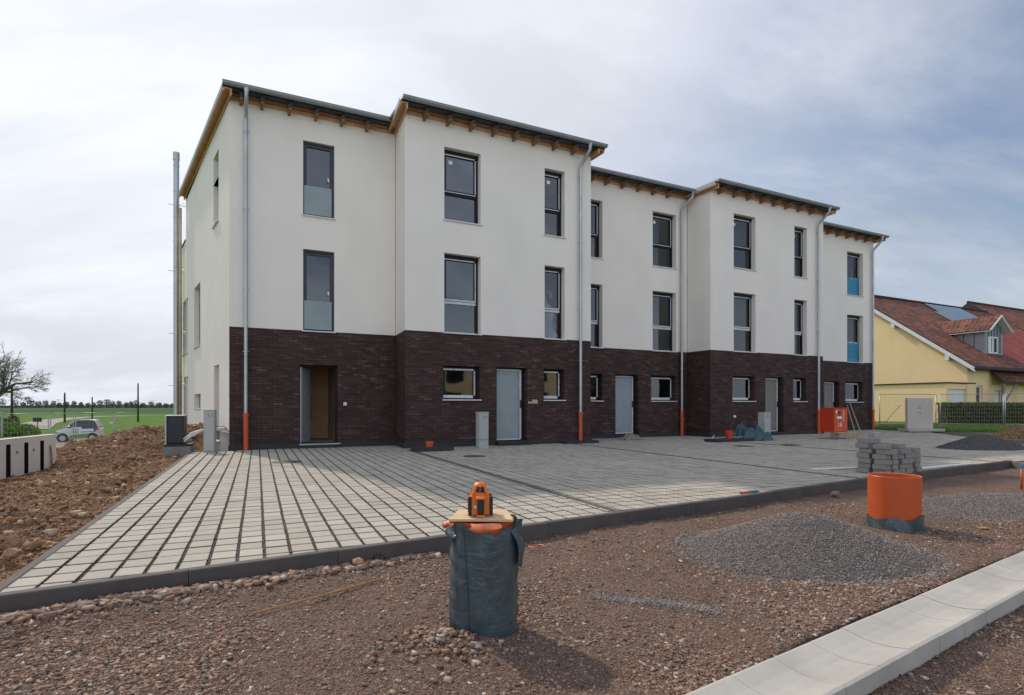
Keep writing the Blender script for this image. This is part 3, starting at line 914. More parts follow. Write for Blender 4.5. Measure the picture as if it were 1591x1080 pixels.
def rail(mb, F, u0, u1, z0, z1, d0, d1, w, mi=0):
    """rectangular frame ring"""
    mb.fbox(F, u0, u0 + w, d0, d1, z0, z1, mi)
    mb.fbox(F, u1 - w, u1, d0, d1, z0, z1, mi)
    mb.fbox(F, u0 + w, u1 - w, d0, d1, z1 - w, z1, mi)
    mb.fbox(F, u0 + w, u1 - w, d0, d1, z0, z0 + w, mi)

def sill(F, u0, u1, z, root, d=0.0):
    m = MB(); m.fbox(F, u0 - 0.03, u1 + 0.035, d - 0.20, d + 0.045, z - 0.028, z + 0.004)
    return m.build('sill', M['sill'], root, bevel=0.003)

def tall_window(root, F, u0, u1, z0, z1, film=1, sash_open=False, blue=False, dm=0.2, split=0.40):
    d = -dm
    zt = z0 + (z1 - z0) * split
    m = MB()
    rail(m, F, u0, u1, z0, z1, d - 0.07, d + 0.0, 0.055)
    m.fbox(F, u0 + 0.055, u1 - 0.055, d - 0.068, d - 0.002, zt - 0.035, zt + 0.035)
    m.fbox(F, u0, u1, d - 0.02, d + 0.03, z1 - 0.10, z1)               # shutter guide head
    w = m.build('window', M['frame'], root)
    p = MB()
    p.fbox(F, u0 + 0.05, u1 - 0.05, d - 0.045, d - 0.035, z0 + 0.05, zt - 0.03)
    p.fbox(F, u0 + 0.11, u1 - 0.11, d - 0.030, d - 0.020, zt + 0.09, z1 - 0.14)
    p.build('pane', M['glass'], w)
    s = MB()
    rail(s, F, u0 + 0.05, u1 - 0.05, zt + 0.03, z1 - 0.08, d - 0.05, d + 0.018, 0.065)
    s.build('sash', M['frame'], w)
    if film:
        t = MB()
        wv = 0.022 if film == 1 else 0.045
        t.fbox(F, u1 - 0.105, u1 - 0.105 + 0.03, d + 0.018, d + 0.022, zt + 0.09, z1 - 0.15)
        t.fbox(F, u0 + 0.06, u1 - 0.12, d + 0.018, d + 0.022, z1 - 0.135, z1 - 0.105)
        t.fbox(F, u0 + 0.04, u1 - 0.08, d + 0.018, d + 0.023, zt + 0.04, zt + 0.04 + wv)
        if film > 1:
            t.fbox(F, u0 + 0.03, u1 - 0.07, d + 0.0, d + 0.005, zt - 0.045, zt + 0.04)
            t.fbox(F, u0 + 0.01, u1 - 0.08, d + 0.0, d + 0.005, z0 + 0.01, z0 + 0.05)
        t.build('protective_film', M['film'], w)
    if film == 1:
        t = MB(); t.fbox(F, u0 + 0.20, u0 + 0.31, d - 0.017, d - 0.014, z1 - 0.36, z1 - 0.26)
        t.build('sticker', M['white'], w)
    if blue:
        t = MB()
        n = 14
        def fn(a, b):
            q = F(u0 + 0.01 + a * (u1 - u0 - 0.10), d + 0.03 + 0.012 * math.sin(a * 17 + b * 3) + 0.008 * math.sin(b * 23), z0 + 0.02 + b * (z1 - z0) * 0.42 + 0.02 * math.sin(a * 9) * b)
            return q
        t.grid(fn, n, n)
        t.build('blue_cover_sheet', M['bluefilm'], w, smooth=True)
    sill(F, u0, u1, z0, w)
    return w

def french_window(root, F, u0, u1, z0, z1):
    d = -0.09
    m = MB()
    rail(m, F, u0, u1, z0, z1, d - 0.07, d, 0.05)
    w = m.build('window', M['frame_grey'], root)
    s = MB(); rail(s, F, u0 + 0.045, u1 - 0.045, z0 + 0.045, z1 - 0.07, d - 0.05, d + 0.012, 0.055)
    s.build('sash', M['frame_grey'], w)
    p = MB(); p.fbox(F, u0 + 0.09, u1 - 0.09, d - 0.035, d - 0.025, z0 + 0.09, z1 - 0.11)
    p.build('pane', M['glass'], w)
    g = MB(); g.fbox(F, u0 + 0.03, u1 - 0.07, d + 0.035, d + 0.05, z0 + 0.05, z0 + 0.80)
    g.build('glass_guard', M['frost'], w)
    h = MB(); h.fbox(F, u1 - 0.17, u1 - 0.135, d + 0.012, d + 0.04, z0 + 0.98, z0 + 1.08)
    h.build('handle', M['white'], w)
    sill(F, u0, u1, z0, w)
    return w

def low_window(root, F, u0, u1, z0, z1, dm=0.2):
    d = -dm
    m = MB()
    rail(m, F, u0, u1, z0, z1, d - 0.07, d, 0.06)
    w = m.build('window', M['frame'], root)
    s = MB(); rail(s, F, u0 + 0.05, u1 - 0.06, z0 + 0.06, z1 - 0.06, d - 0.05, d + 0.015, 0.065)
    s.build('sash', M['frame'], w)
    p = MB(); p.fbox(F, u0 + 0.1, u1 - 0.11, d - 0.03, d - 0.02, z0 + 0.11, z1 - 0.11)
    p.build('pane', M['glass'], w)
    t = MB()
    t.fbox(F, u0 + 0.03, u1 - 0.12, d + 0.015, d + 0.02, z1 - 0.115, z1 - 0.07)
    t.fbox(F, u1 - 0.115, u1 - 0.075, d + 0.015, d + 0.02, z0 + 0.12, z1 - 0.12)
    t.fbox(F, u0 + 0.02, u1 - 0.14, d + 0.015, d + 0.022, z0 + 0.045, z0 + 0.125)
    t.build('protective_film', M['film'], w)
    sill(F, u0, u1, z0, w)
    return w

def front_door(root, F, u0, u1, z0, z1, mat='door', leaf_open=0.0):
    d = -0.22
    m = MB()
    m.fbox(F, u0, u0 + 0.07, d - 0.08, d, z0, z1)
    m.fbox(F, u1 - 0.07, u1, d - 0.08, d, z0, z1)
    m.fbox(F, u0 + 0.07, u1 - 0.07, d - 0.08, d, z1 - 0.07, z1)
    w = m.build('door', M['frame'], root)
    l = MB(); l.fbox(F, u0 + 0.06, u1 - 0.16, d - 0.05, d + 0.005, z0 + 0.03, z1 - 0.09)
    l.build('door_leaf', M[mat], w, bevel=0.004)
    t = MB()
    t.fbox(F, u0 + 0.02, u0 + 0.055, d, d + 0.012, z0 + 0.02, z1 - 0.05)
    t.fbox(F, u1 - 0.15, u1 - 0.085, d, d + 0.014, z0 + 0.02, z1 - 0.05)
    t.fbox(F, u0 + 0.055, u1 - 0.15, d, d + 0.012, z1 - 0.085, z1 - 0.04)
    t.fbox(F, u0 + 0.03, u1 - 0.12, d, d + 0.03, z0 + 0.0, z0 + 0.035)
    t.build('protective_film', M['film'], w)
    h = MB(); h.fbox(F, u1 - 0.135, u1 - 0.105, d + 0.014, d + 0.05, z0 + 0.92, z0 + 1.15)
    h.build('handle', M['black'], w)
    return w

def downspout(root, F, u, du=0.0, ztop=8.86, boot=0.93, dw=0.11):
    m = MB()
    m.tube([F(u + du, 0.47, ztop), F(u + du, 0.47, ztop - 0.10)], [0.075, 0.052], 12)
    m.tube([F(u + du, 0.47, ztop - 0.08), F(u + du, 0.46, ztop - 0.17), F(u + du * .5, 0.30, ztop - 0.36), F(u, dw + 0.02, ztop - 0.55), F(u, dw, ztop - 0.68), F(u, dw, 6.1), F(u, dw, 3.1), F(u, dw, boot - 0.03)], 0.048, 12)
    for z in (7.95, 6.0, 4.0, 2.45):
        m.tube([F(u, dw, z), F(u, dw, z + 0.035)], 0.056, 12)
    p = m.build('downspout', M['zinc'], root, smooth=True, autos=40)
    b = MB(); b.tube([F(u, dw, -0.02), F(u, dw, boot - 0.10)], 0.060, 14); b.tube([F(u, dw, boot - 0.10), F(u, dw, boot)], 0.070, 14)
    b.build('drain_boot', M['orange'], p, smooth=True, autos=40)
    c = MB()
    for z in (7.95, 6.0, 4.0, 2.45):
        c.tube([F(u, 0.0, z + 0.017), F(u, dw, z + 0.017)], 0.008, 6)
        c.tube([F(u - 0.075, dw, z + 0.017), F(u + 0.075, dw, z + 0.017)], 0.009, 6)
    c.build('pipe_clamp', M['galv'], p)
    return p

def roof(root, F, ul, ur, rafters, lside=0.0, rside=0.0, depth=DEPTH, left_back=None, verge_l=False, verge_r=False):
    zu, zt = 8.82, 8.90
    rise = 0.30
    fo = 0.40
    u0, u1 = ul - lside, ur + rside
    def sl(d, z): return z + rise * max(0, -d) / DEPTH
    bl = F(u0, -depth - 0.3, sl(-depth, zu)) if left_back is None else left_back
    b0 = (bl[0], bl[1]); 
    def corners(z): 
        zb = sl(-depth, z)
        q = F(u1, -depth - 0.3, zb)
        return [F(u0, fo, z), F(u1, fo, z), q, (b0[0], b0[1], zb)]
    m = MB()
    m.hexa(corners(zu) + corners(zt), 0)
    r = m.build('roof', M['roof_dark'], root)
    g = MB()
    n = 10
    prof = [(fo + 0.005 + 0.075 - 0.075 * math.cos(math.pi * k / n), 8.915 - 0.078 * math.sin(math.pi * k / n) ** 0.8) for k in range(n + 1)]
    prof = [(fo + 0.004, 8.935)] + prof
    for (d0, z0), (d1, z1) in zip(prof, prof[1:]):
        g.face([F(u0, d0, z0), F(u0, d1, z1), F(u1, d1, z1), F(u1, d0, z0)])
    for (d0, z0), (d1, z1) in zip(prof, prof[1:]):
        g.face([F(u0 + .0, d1 * .0 + (fo + 0.004) + (d1 - fo - 0.004) * 0.95, z1 + 0.004), F(u0, fo + 0.004 + (d0 - fo - 0.004) * .95, z0 + 0.004), F(u1, fo + 0.004 + (d0 - fo - 0.004) * .95, z0 + 0.004), F(u1, fo + 0.004 + (d1 - fo - 0.004) * .95, z1 + 0.004)])
    for uu in (u0, u1):
        g.face([F(uu, a, b) for a, b in prof[1:]])
    g.tube([F(u0, fo + 0.158, 8.918), F(u1, fo + 0.158, 8.918)], 0.009, 6)
    t = u0 + 0.9
    while t < u1:                                            # gutter joints
        for (d0, z0), (d1, z1) in zip(prof[1:], prof[2:]):
            g.face([F(t, d0, z0 - 0.003), F(t, d1 + 0.002, z1 - 0.003), F(t + 0.02, d1 + 0.002, z1 - 0.003), F(t + 0.02, d0, z0 - 0.003)])
        t += 1.02
    g.build('gutter', M['zinc_dull'], r, smooth=False)
    w = MB()
    w.fbox(F, ul + 0.01, ur - 0.01, 0.0, 0.025, ZW + 0.015, zu)
    w.build('wall_plate', M['wood'], r)
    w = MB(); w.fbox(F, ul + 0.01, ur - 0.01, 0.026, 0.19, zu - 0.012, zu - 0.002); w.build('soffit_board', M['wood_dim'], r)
    for px in rafters:
        u = F.upx(px, 0.34)
        if u < ul + 0.05 or u > ur - 0.02: continue
        k = MB()
        k.hexa([F(u - 0.035, 0.36, 8.64), F(u + 0.035, 0.36, 8.64), F(u + 0.035, 0.025, 8.62), F(u - 0.035, 0.025, 8.62),
                F(u - 0.035, 0.36, zu - .013), F(u + 0.035, 0.36, zu - .013), F(u + 0.035, 0.025, zu - .013), F(u - 0.035, 0.025, zu - .013)])
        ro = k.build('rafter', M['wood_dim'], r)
        c = MB(); c.fbox(F, u - 0.038, u + 0.045, 0.362, 0.372, 8.68, 8.80)
        c.build('rafter_plate', M['roof_dark'], r)
    return r

def verge(r, pa, pb, zlow, zhigh_add, side_n, width, zu=8.82, drop=0.10, rise=0.3):
    """timber soffit and barge board along a roof edge running from pa (front) to pb (back), width outwards"""
    w = MB()
    a = Vector((pa[0], pa[1], 0)); b = Vector((pb[0], pb[1], 0)); n = Vector((side_n[0], side_n[1], 0)).normalized()
    za, zb = zu, zu + rise
    def q(p, o, z): v = p + n * o; return (v.x, v.y, z)
    w.hexa([q(a, 0.0, za - 0.03), q(a, width - 0.05, za - 0.03), q(b, width - 0.05, zb - 0.03), q(b, 0.0, zb - 0.03),
            q(a, 0.0, za - 0.002), q(a, width - 0.05, za - 0.002), q(b, width - 0.05, zb - 0.002), q(b, 0.0, zb - 0.002)])
    w.hexa([q(a, width - 0.07, za - drop), q(a, width - 0.03, za - drop), q(b, width - 0.03, zb - drop), q(b, width - 0.07, zb - drop),
            q(a, width - 0.07, za - 0.031), q(a, width - 0.03, za - 0.031), q(b, width - 0.03, zb - 0.031), q(b, width - 0.07, zb - 0.031)])
    w.hexa([q(a, 0.005, za - drop - 0.06), q(a, 0.045, za - drop - 0.06), q(b, 0.045, zb - drop - 0.06), q(b, 0.005, zb - drop - 0.06),
            q(a, 0.005, za - 0.031), q(a, 0.045, za - 0.031), q(b, 0.045, zb - 0.031), q(b, 0.005, zb - 0.031)])
    w.build('barge_board', M['wood'], r)
    m = MB()
    m.hexa([q(a, width - 0.029, za - 0.06), q(a, width - 0.02, za - 0.06), q(b, width - 0.02, zb - 0.06), q(b, width - 0.029, zb - 0.06),
            q(a, width - 0.029, za + 0.075), q(a, width - 0.02, za + 0.075), q(b, width - 0.02, zb + 0.075), q(b, width - 0.029, zb + 0.075)])
    m.build('verge_flashing', M['zinc_dull'], r)

def interior(root, corners, extra=None):
    """inner shell: floors, ceilings and inner walls of one house, corners = plan polygon (outer)"""
    c = Vector((sum(p[0] for p in corners) / 4, sum(p[1] for p in corners) / 4))
    P = []
    for p in corners:
        v = Vector(p[:2]) - c
        P.append(c + v * (1 - 0.33 / v.length))
    m = MB()
    for i in range(4):
        a, b = P[i], P[(i + 1) % 4]
        if i == 0: continue
        m.face([(a.x, a.y, 0.1), (b.x, b.y, 0.1), (b.x, b.y, 8.7), (a.x, a.y, 8.7)], 0)
    for z0, z1 in ((-0.1, 0.12), (2.80, 3.02), (5.85, 6.07), (8.60, 8.68)):
        m.hexa([(p.x, p.y, z0) for p in P] + [(p.x, p.y, z1) for p in P], 1 if z1 < 0.2 else 0)
    a = P[0] + (P[3] - P[0]) * 0.42; b = P[1] + (P[2] - P[1]) * 0.42
    m.face([(a.x, a.y, 0.12), (b.x, b.y, 0.12), (b.x, b.y, 8.6), (a.x, a.y, 8.6)], 0)
    return m

def px_hole(F, x0, x1, z0, z1): return (F.upx(x0), F.upx(x1), z0, z1)
Z1, Z2, Z3, Z4 = 3.085, 5.23, 6.12, 8.08      # sills and heads of the two upper floors
G0, G1 = 1.28, 2.20                           # small ground floor windows
DZ0 = 0.13

def house(label, F, uw, holes_up, holes_low, group):
    root = thing('terraced_house', label, 'house', (F.P.x, F.P.y, 0), group)
    w = MB()
    w.wall(F, 0, uw, ZB, ZW + 0.12, holes_up, 0.2, 0.0)
    b = MB()
    b.wall(F, 0, uw, DZ0, ZB, holes_low, 0.2, -0.012)
    pl = MB()
    return root, w, b, pl

GRP = 'terraced houses in the new row'
# ---- house A
HA_up = [px_hole(FA, 471, 519.7, Z1, Z2), px_hole(FA, 471, 519.7, Z3, Z4)]
HA_dr = px_hole(FA, 465.7, 524.8, 0.10, 2.20)
ra, wa, ba, pa_ = house('leftmost terraced house with white gable side and open ground floor doorway', FA, uA, HA_up, [HA_dr], GRP)
FS = Frame(SIDE_REAR, A0)
LS = FS.L
ext = Vector((SIDE_REAR[0] - A0[0], SIDE_REAR[1] - A0[1])).normalized()
EXT0 = (SIDE_REAR[0] + ext.x * 2.3, SIDE_REAR[1] + ext.y * 2.3)
FSX = Frame(EXT0, A0)
def sh(x0, x1, z0, z1): return (FSX.upx(x0), FSX.upx(x1), z0, z1)
side_holes = [sh(331.8, 339.6, 6.15, 8.10), sh(301.7, 311.2, 3.08, 5.12), sh(284.3, 291.9, 3.08, 5.12),
              sh(332.4, 340.3, 0.16, 2.23), sh(301.7, 311.6, 1.03, 1.50), sh(285.6, 292.0, 0.16, 2.20)]
LX = FSX.L - LS
wa.wall(FSX, LX, FSX.L, 7.35, ZW + 0.12, side_holes[:1], 0.22)
wa.wall(FSX, 0, FSX.L, 0.43, 7.35, side_holes, 0.22)
# back of house and low rear part
Bk = FA(uA, -DEPTH, 0)
FBk = Frame((Bk[0], Bk[1]), SIDE_REAR)
wa.wall(FBk, 0, FBk.L, 0.1, ZW + 0.4)
FBx = Frame((FA(uA, -DEPTH - 2.3, 0)[0], FA(uA, -DEPTH - 2.3, 0)[1]), EXT0)
wa.wall(FBx, 0, FBx.L, 0.1, 7.35)
wa.face([(SIDE_REAR[0], SIDE_REAR[1], 7.3), (EXT0[0], EXT0[1], 7.3), FBx(0, 0, 7.3), (Bk[0], Bk[1], 7.3)])
wa.build('rendered_wall', M['render'], ra)
ba.build('brick_wall', M['brick'], ra)
m = MB(); m.fbox(FSX, -0.1, FSX.L - LS + 0.0, -0.2, 0.03, 7.35, 7.40)
m.build('parapet_cap', M['roof_dark'], ra)
m = MB(); m.wall(FSX, 0, FSX.L - 0.0, -0.35, 0.43, [(h[0], h[1], h[2], h[3]) for h in side_holes if h[2] < 0.3], 0.22, -0.015)
m.build('side_plinth', M['plinth_grey'], ra)
m = MB()
m.fbox(FA, -0.02, HA_dr[0], -0.05, 0.035, -0.3, DZ0 + 0.005)
m.fbox(FA, HA_dr[1], uA, -0.05, 0.035, -0.3, DZ0 + 0.005)
m.build('plinth', M['plinth'], ra)
m = MB(); m.fbox(FA, HA_dr[0] - 0.02, HA_dr[1] + 0.05, -0.25, 0.10, -0.3, 0.085); m.fbox(FA, HA_dr[0] - 0.02, HA_dr[1] + 0.05, -0.20, 0.11, 0.085, 0.115, 1)
m.build('doorstep', [M['plinth'], M['concrete']], ra)
for h in HA_up: french_window(ra, FA, *h)
# open doorway
m = MB(); rail(m, FA, HA_dr[0], HA_dr[1], HA_dr[2], HA_dr[3], -0.24, -0.17, 0.035)
dr = m.build('door', M['frame'], ra)
m = MB(); m.hexa([FA(HA_dr[0] + .045, -.245, .14), FA(HA_dr[0] + .085, -.245, .14), FA(HA_dr[0] + .40, -1.0, .14), FA(HA_dr[0] + .36, -1.0, .14), FA(HA_dr[0] + .045, -.245, 2.14), FA(HA_dr[0] + .085, -.245, 2.14), FA(HA_dr[0] + .40, -1.0, 2.14), FA(HA_dr[0] + .36, -1.0, 2.14)]); m.build('door_leaf', M['door'], dr)
m = MB(); m.fbox(FA, HA_dr[0] + 0.03, HA_dr[0] + 0.055, -0.17, -0.155, 0.13, 2.12); m.build('protective_film', M['film'], dr)
m = MB()
for z in (0.75, 0.95, 1.25): m.tube([FA(HA_dr[0] + 0.37, -0.92, z), FA(HA_dr[0] + 0.42, -0.90, z), FA(HA_dr[0] + 0.42, -0.90, z + 0.12)], 0.008, 6)
m.build('handle', M['black'], dr)
# side windows (seen edge-on)
for i, h in enumerate(side_holes):
    m = MB(); rail(m, FSX, h[0], h[1], h[2], h[3], -0.29, -0.22, 0.06)
    w_ = m.build('side_window', M['frame'], ra)
    m = MB(); m.fbox(FSX, h[0] + .05, h[1] - .05, -0.27, -0.26, h[2] + .05, h[3] - .05); m.build('pane', M['glass'], w_)
    m = MB(); m.fbox(FSX, h[0] - 0.03, h[1] + 0.03, -0.20, 0.05, h[2] - 0.028, h[2] + 0.004); m.build('sill', M['sill'], w_)
m = interior(ra, [A0, A1, (Bk[0], Bk[1]), SIDE_REAR])
m.build('interior', [M['inner'], M['screed']], ra)
m = MB(); m.fbox(FA, 0.4, uA - 0.4, -2.6, -2.5, 0.12, 2.79); m.fbox(FA, HA_dr[1] + 0.15, HA_dr[1] + 0.25, -2.5, -0.3, 0.12, 2.79)
m.build('hall_partition', M['inner_brown'], ra)
rf = roof(ra, FA, 0, uA, [375, 408, 451, 493, 533.6, 573], lside=0.0, left_back=None)
# the left edge follows the gable
rf_me = rf.data
sn = FSX.N
va = FA(0, 0.40, 0)
q = [Vector(A0).to_3d(), Vector(SIDE_REAR).to_3d()]
off = sn * 0.22
o0 = Vector((FA.P.x, FA.P.y, 0))
for idx, (pt, z) in {0: (Vector(va) + UF * -0.155, 8.82), 3: (q[1] + off + Vector((ext.x, ext.y, 0)) * 0.3, 9.12), 4: (Vector(va) + UF * -0.155, 8.90), 7: (q[1] + off + Vector((ext.x, ext.y, 0)) * 0.3, 9.20)}.items():
    rf_me.vertices[idx].co = Vector((pt.x, pt.y, z)) - o0
for ch in rf.children:
    if ch.name.startswith('gutter'):
        for v_ in ch.data.vertices:
            l = (v_.co + o0 - FA.P).dot(UF)
            if abs(l) < 1e-3: v_.co -= UF * 0.155
fr = Vector(A0).to_3d() - Vector((ext.x, ext.y, 0)) * 0.40
bk = Vector(SIDE_REAR).to_3d() + Vector((ext.x, ext.y, 0)) * 0.3
verge(rf, fr, bk, 0, 0, sn, 0.24)
downspout(ra, FA, FA.upx(382, 0.11))
m = MB(); m.fbox(FA, FA.upx(533.5), FA.upx(538.5), -0.012, 0.02, zpx(FA, 536, 630), zpx(FA, 536, 625))
m.build('socket_box', M['white'], ra)

m = MB(); m.fbox(FA, uA - 0.008, uA + 0.006, -0.01, 0.006, ZB, ZW); m.build('expansion_joint', M['plinth'], ra)
# ---- house B
def mid_house(label, F, uw, up, low, dr, rafters, rain, du, step_from=None, ret=0.0, door_mat='door', blue=False, zinc_boot=0.93, depth=DEPTH):
    holes_low = list(low) + ([dr] if dr else [])
    root, w, b, _ = house(label, F, uw, up, holes_low, GRP)
    if step_from is not None:
        FL = Frame(step_from, (F.P.x, F.P.y))
        w.wall(FL, -0.02, FL.L, ZB, ZW + 0.12)
        b.wall(FL, -0.02, FL.L - 0.012, DZ0, ZB, (), 0.2, -0.012, uo=-FL.L)
    if ret:
        q = F(uw, 0, 0); q2 = F(uw, -ret, 0)
        FR = Frame((q[0], q[1]), (q2[0], q2[1]))
        w.wall(FR, 0, FR.L, ZB, ZW + 0.12)
        b.wall(FR, 0.012, FR.L, DZ0, ZB, (), 0.2, -0.012, uo=uw)
    qb = F(0, -depth, 0); qc = F(uw, -depth, 0)
    FK = Frame((qc[0], qc[1]), (qb[0], qb[1]))
    w.wall(FK, 0, FK.L, 0.1, ZW + 0.4)
    w.build('rendered_wall', M['render'], root)
    b.build('brick_wall', M['brick'], root)
    m = MB()
    ee = 0.0 if dr is None else dr[0]
    if dr:
        m.fbox(F, 0.0, dr[0] - 0.03, -0.05, 0.035, -0.3, DZ0 + 0.005)
        m.fbox(F, dr[1] + 0.03, uw + (0.02 if ret else 0), -0.05, 0.035, -0.3, DZ0 + 0.005)
    if step_from is not None:
        m.fbox(FL, 0, FL.L + 0.035, -0.05, 0.035, -0.3, DZ0 + 0.003)
    if ret: m.fbox(FR, 0, FR.L, -0.05, 0.03, -0.3, DZ0 + 0.003)
    m.build('plinth', M['plinth'], root)
    if dr:
        m = MB(); m.fbox(F, dr[0] - 0.02, dr[1] + 0.02, -0.3, 0.06, -0.3, DZ0 - 0.015)
        m.build('doorstep', M['plinth'], root)
        front_door(root, F, *dr, mat=door_mat)
    for i, h in enumerate(up):
        tall_window(root, F, *h, film=2 if h[2] < 4 else 1, blue=blue)
    for h in low: low_window(root, F, *h)
    m = interior(root, [F(0, 0, 0), F(uw, 0, 0), F(uw, -depth, 0), F(0, -depth, 0)])
    m.build('interior', [M['inner'], M['screed']], root)
    return root
up = [px_hole(FB, 690.3, 746.9, Z1, Z2), px_hole(FB, 690.3, 746.9, Z3, Z4), px_hole(FB, 846.2, 877.4, Z1, Z2), px_hole(FB, 846.2, 877.4, Z3, Z4)]
low = [px_hole(FB, 688.8, 746, G0, G1), px_hole(FB, 845.3, 877.2, G0, G1)]
rb = mid_house('second terraced house from the left, standing forward, with filmed grey door', FB, uB, up, low, px_hole(FB, 772, 819.2, DZ0, G1), None, None, 0, step_from=(A1[0], A1[1]), ret=1.6)
rf = roof(rb, FB, 0, uB, [664.5, 701, 737, 772, 805, 836, 867.5, 897], lside=0.20, rside=0.24)
dS = (Vector((A1[0], A1[1], 0)) - Vector((B0[0], B0[1], 0))).normalized()
bb = Vector((B0[0], B0[1], 0))
verge(rf, bb - dS * 0.40, bb + dS * 2.2, 0, 0, Frame((A1[0], A1[1]), B0).N, 0.24, rise=0.05)
rr = Vector(FB(uB, 0, 0)); verge(rf, rr + NF * 0.40, rr - NF * 2.2, 0, 0, UF, 0.24, rise=0.05)
downspout(rb, FB, FB.upx(902, 0.11), du=0.10)
m = MB(); m.fbox(FB, FB.upx(827), FB.upx(835), -0.012, 0.02, zpx(FB, 830, 627), zpx(FB, 830, 621)); m.fbox(FB, FB.upx(820.5), FB.upx(827), -0.012, 0.01, zpx(FB, 824, 627), zpx(FB, 824, 624))
m.build('socket_box', M['wood_pale'], rb)

# ---- house C
cl = FC.upx(936)
up = [(cl - 0.98, cl, Z1, Z2), (cl - 0.98, cl, Z3, Z4), px_hole(FC, 1014.1, 1050.3, Z1, Z2), px_hole(FC, 1014.1, 1050.3, Z3, Z4)]
low = [(cl - 0.98, cl, G0, G1), px_hole(FC, 1012, 1050.5, G0, G1)]
rc = mid_house('middle terraced house, set back between the two forward houses, with pale filmed door', FC, uC, up, low, px_hole(FC, 956.6, 992.4, DZ0, G1), None, None, 0)
rf = roof(rc, FC, 0, uC, [925, 948.6, 974, 998.6, 1022, 1045], lside=-0.0, rside=0.0)
downspout(rc, FC, FC.upx(1059.5, 0.11), du=0.20)

m = MB(); m.fbox(FC, uC - 0.008, uC + 0.006, -0.01, 0.006, ZB, ZW); m.build('expansion_joint', M['plinth'], rc)
# ---- house D
up = [px_hole(FD, 1140, 1174, Z1, Z2), px_hole(FD, 1140, 1174, Z3, Z4), px_hole(FD, 1234.2, 1253.8, Z1, Z2), px_hole(FD, 1234.2, 1253.8, Z3, Z4)]
low = [px_hole(FD, 1138.5, 1172.7, G0, G1), px_hole(FD, 1232.9, 1252.9, G0, G1)]
rd = mid_house('fourth terraced house from the left, standing forward, with beige door beside a grey cabinet', FD, uD, up, low, px_hole(FD, 1189.6, 1218, DZ0, G1), None, None, 0, step_from=C1, ret=1.6, door_mat='door_beige')
rf = roof(rd, FD, 0, uD, [1126.7, 1150, 1171, 1192, 1211.8, 1231, 1250.4, 1269], lside=0.16, rside=0.24)
bb = Vector((D0[0], D0[1], 0)); dS = (Vector((C1[0], C1[1], 0)) - bb).normalized()
verge(rf, bb - dS * 0.40, bb + dS * 2.0, 0, 0, Frame(C1, D0).N, 0.22, rise=0.05)
rr = Vector(FD(uD, 0, 0)); verge(rf, rr + NF * 0.40, rr - NF * 2.0, 0, 0, UF, 0.24, rise=0.05)
downspout(rd, FD, FD.upx(1272, 0.11), du=0.14)

# ---- house E
up = [px_hole(FE, 1316.2, 1340.9, Z1, Z2), px_hole(FE, 1316.2, 1340.9, Z3, Z4)]
low = [px_hole(FE, 1313.8, 1340.8, G0, G1)]
re_ = mid_house('rightmost terraced house with blue sheets over its upper windows', FE, uE, up, low, px_hole(FE, 1281, 1304.2, DZ0, G1), None, None, 0, ret=DEPTH, door_mat='door_beige', blue=True)
rf = roof(re_, FE, 0, uE, [1294.4, 1310, 1325, 1340, 1353.5], lside=0.0, rside=0.30)
rr = Vector(FE(uE, 0, 0)); verge(rf, rr + NF * 0.40, rr - NF * 9.0, 0, 0, UF, 0.30)
downspout(re_, FE, FE.upx(1357.5, 0.11) - 0.05, du=0.10)
print('windows ok', uA, uB, uC, uD, uE)

# ------------------------------------------------------------------ flue on the rear of house A
def on_line(p, d, px):
    k = (px - 795.5) / F_PX
    t = (k * p[1] - p[0]) / (d[0] - k * d[1]); return (p[0] + d[0] * t, p[1] + d[1] * t)
fx = Vector(((274 - 795.5) / F_PX * 22.3, 22.3, 0))
fl = thing('flue_pipe', 'tall stainless steel flue standing beside the rear of the white gable wall', 'flue', tuple(fx))
m = MB(); m.tube([fx + Vector((0, 0, 0.6)), fx + Vector((0, 0, 10.55))], 0.10, 20); m.tube([fx + Vector((0, 0, 10.55)), fx + Vector((0, 0, 10.85))], 0.115, 20)
for z in np.arange(1.5, 10.4, 0.98): m.tube([fx + Vector((0, 0, z)), fx + Vector((0, 0, z + 0.05))], 0.107, 20)
m.build('flue_tube', M['zinc'], fl, smooth=True, autos=40)
m = MB()
for z in (8.85, 6.3, 3.9, 1.9):
    m.tube([fx + Vector((-0.25, -0.1, z)), fx + Vector((0.9, 0.25, z - 0.1))], 0.014, 6)
    m.tube([fx + Vector((-0.2, 0.15, z + 0.06)), fx + Vector((0.8, -0.15, z + 0.02))], 0.012, 6)
m.build('bracket', M['galv'], fl)
m = MB(); m.tube([fx + Vector((0.18, -0.05, 0.5)), fx + Vector((0.18, -0.05, 8.7))], 0.055, 10); m.build('drain_riser', M['wood_pale'], fl, smooth=True)

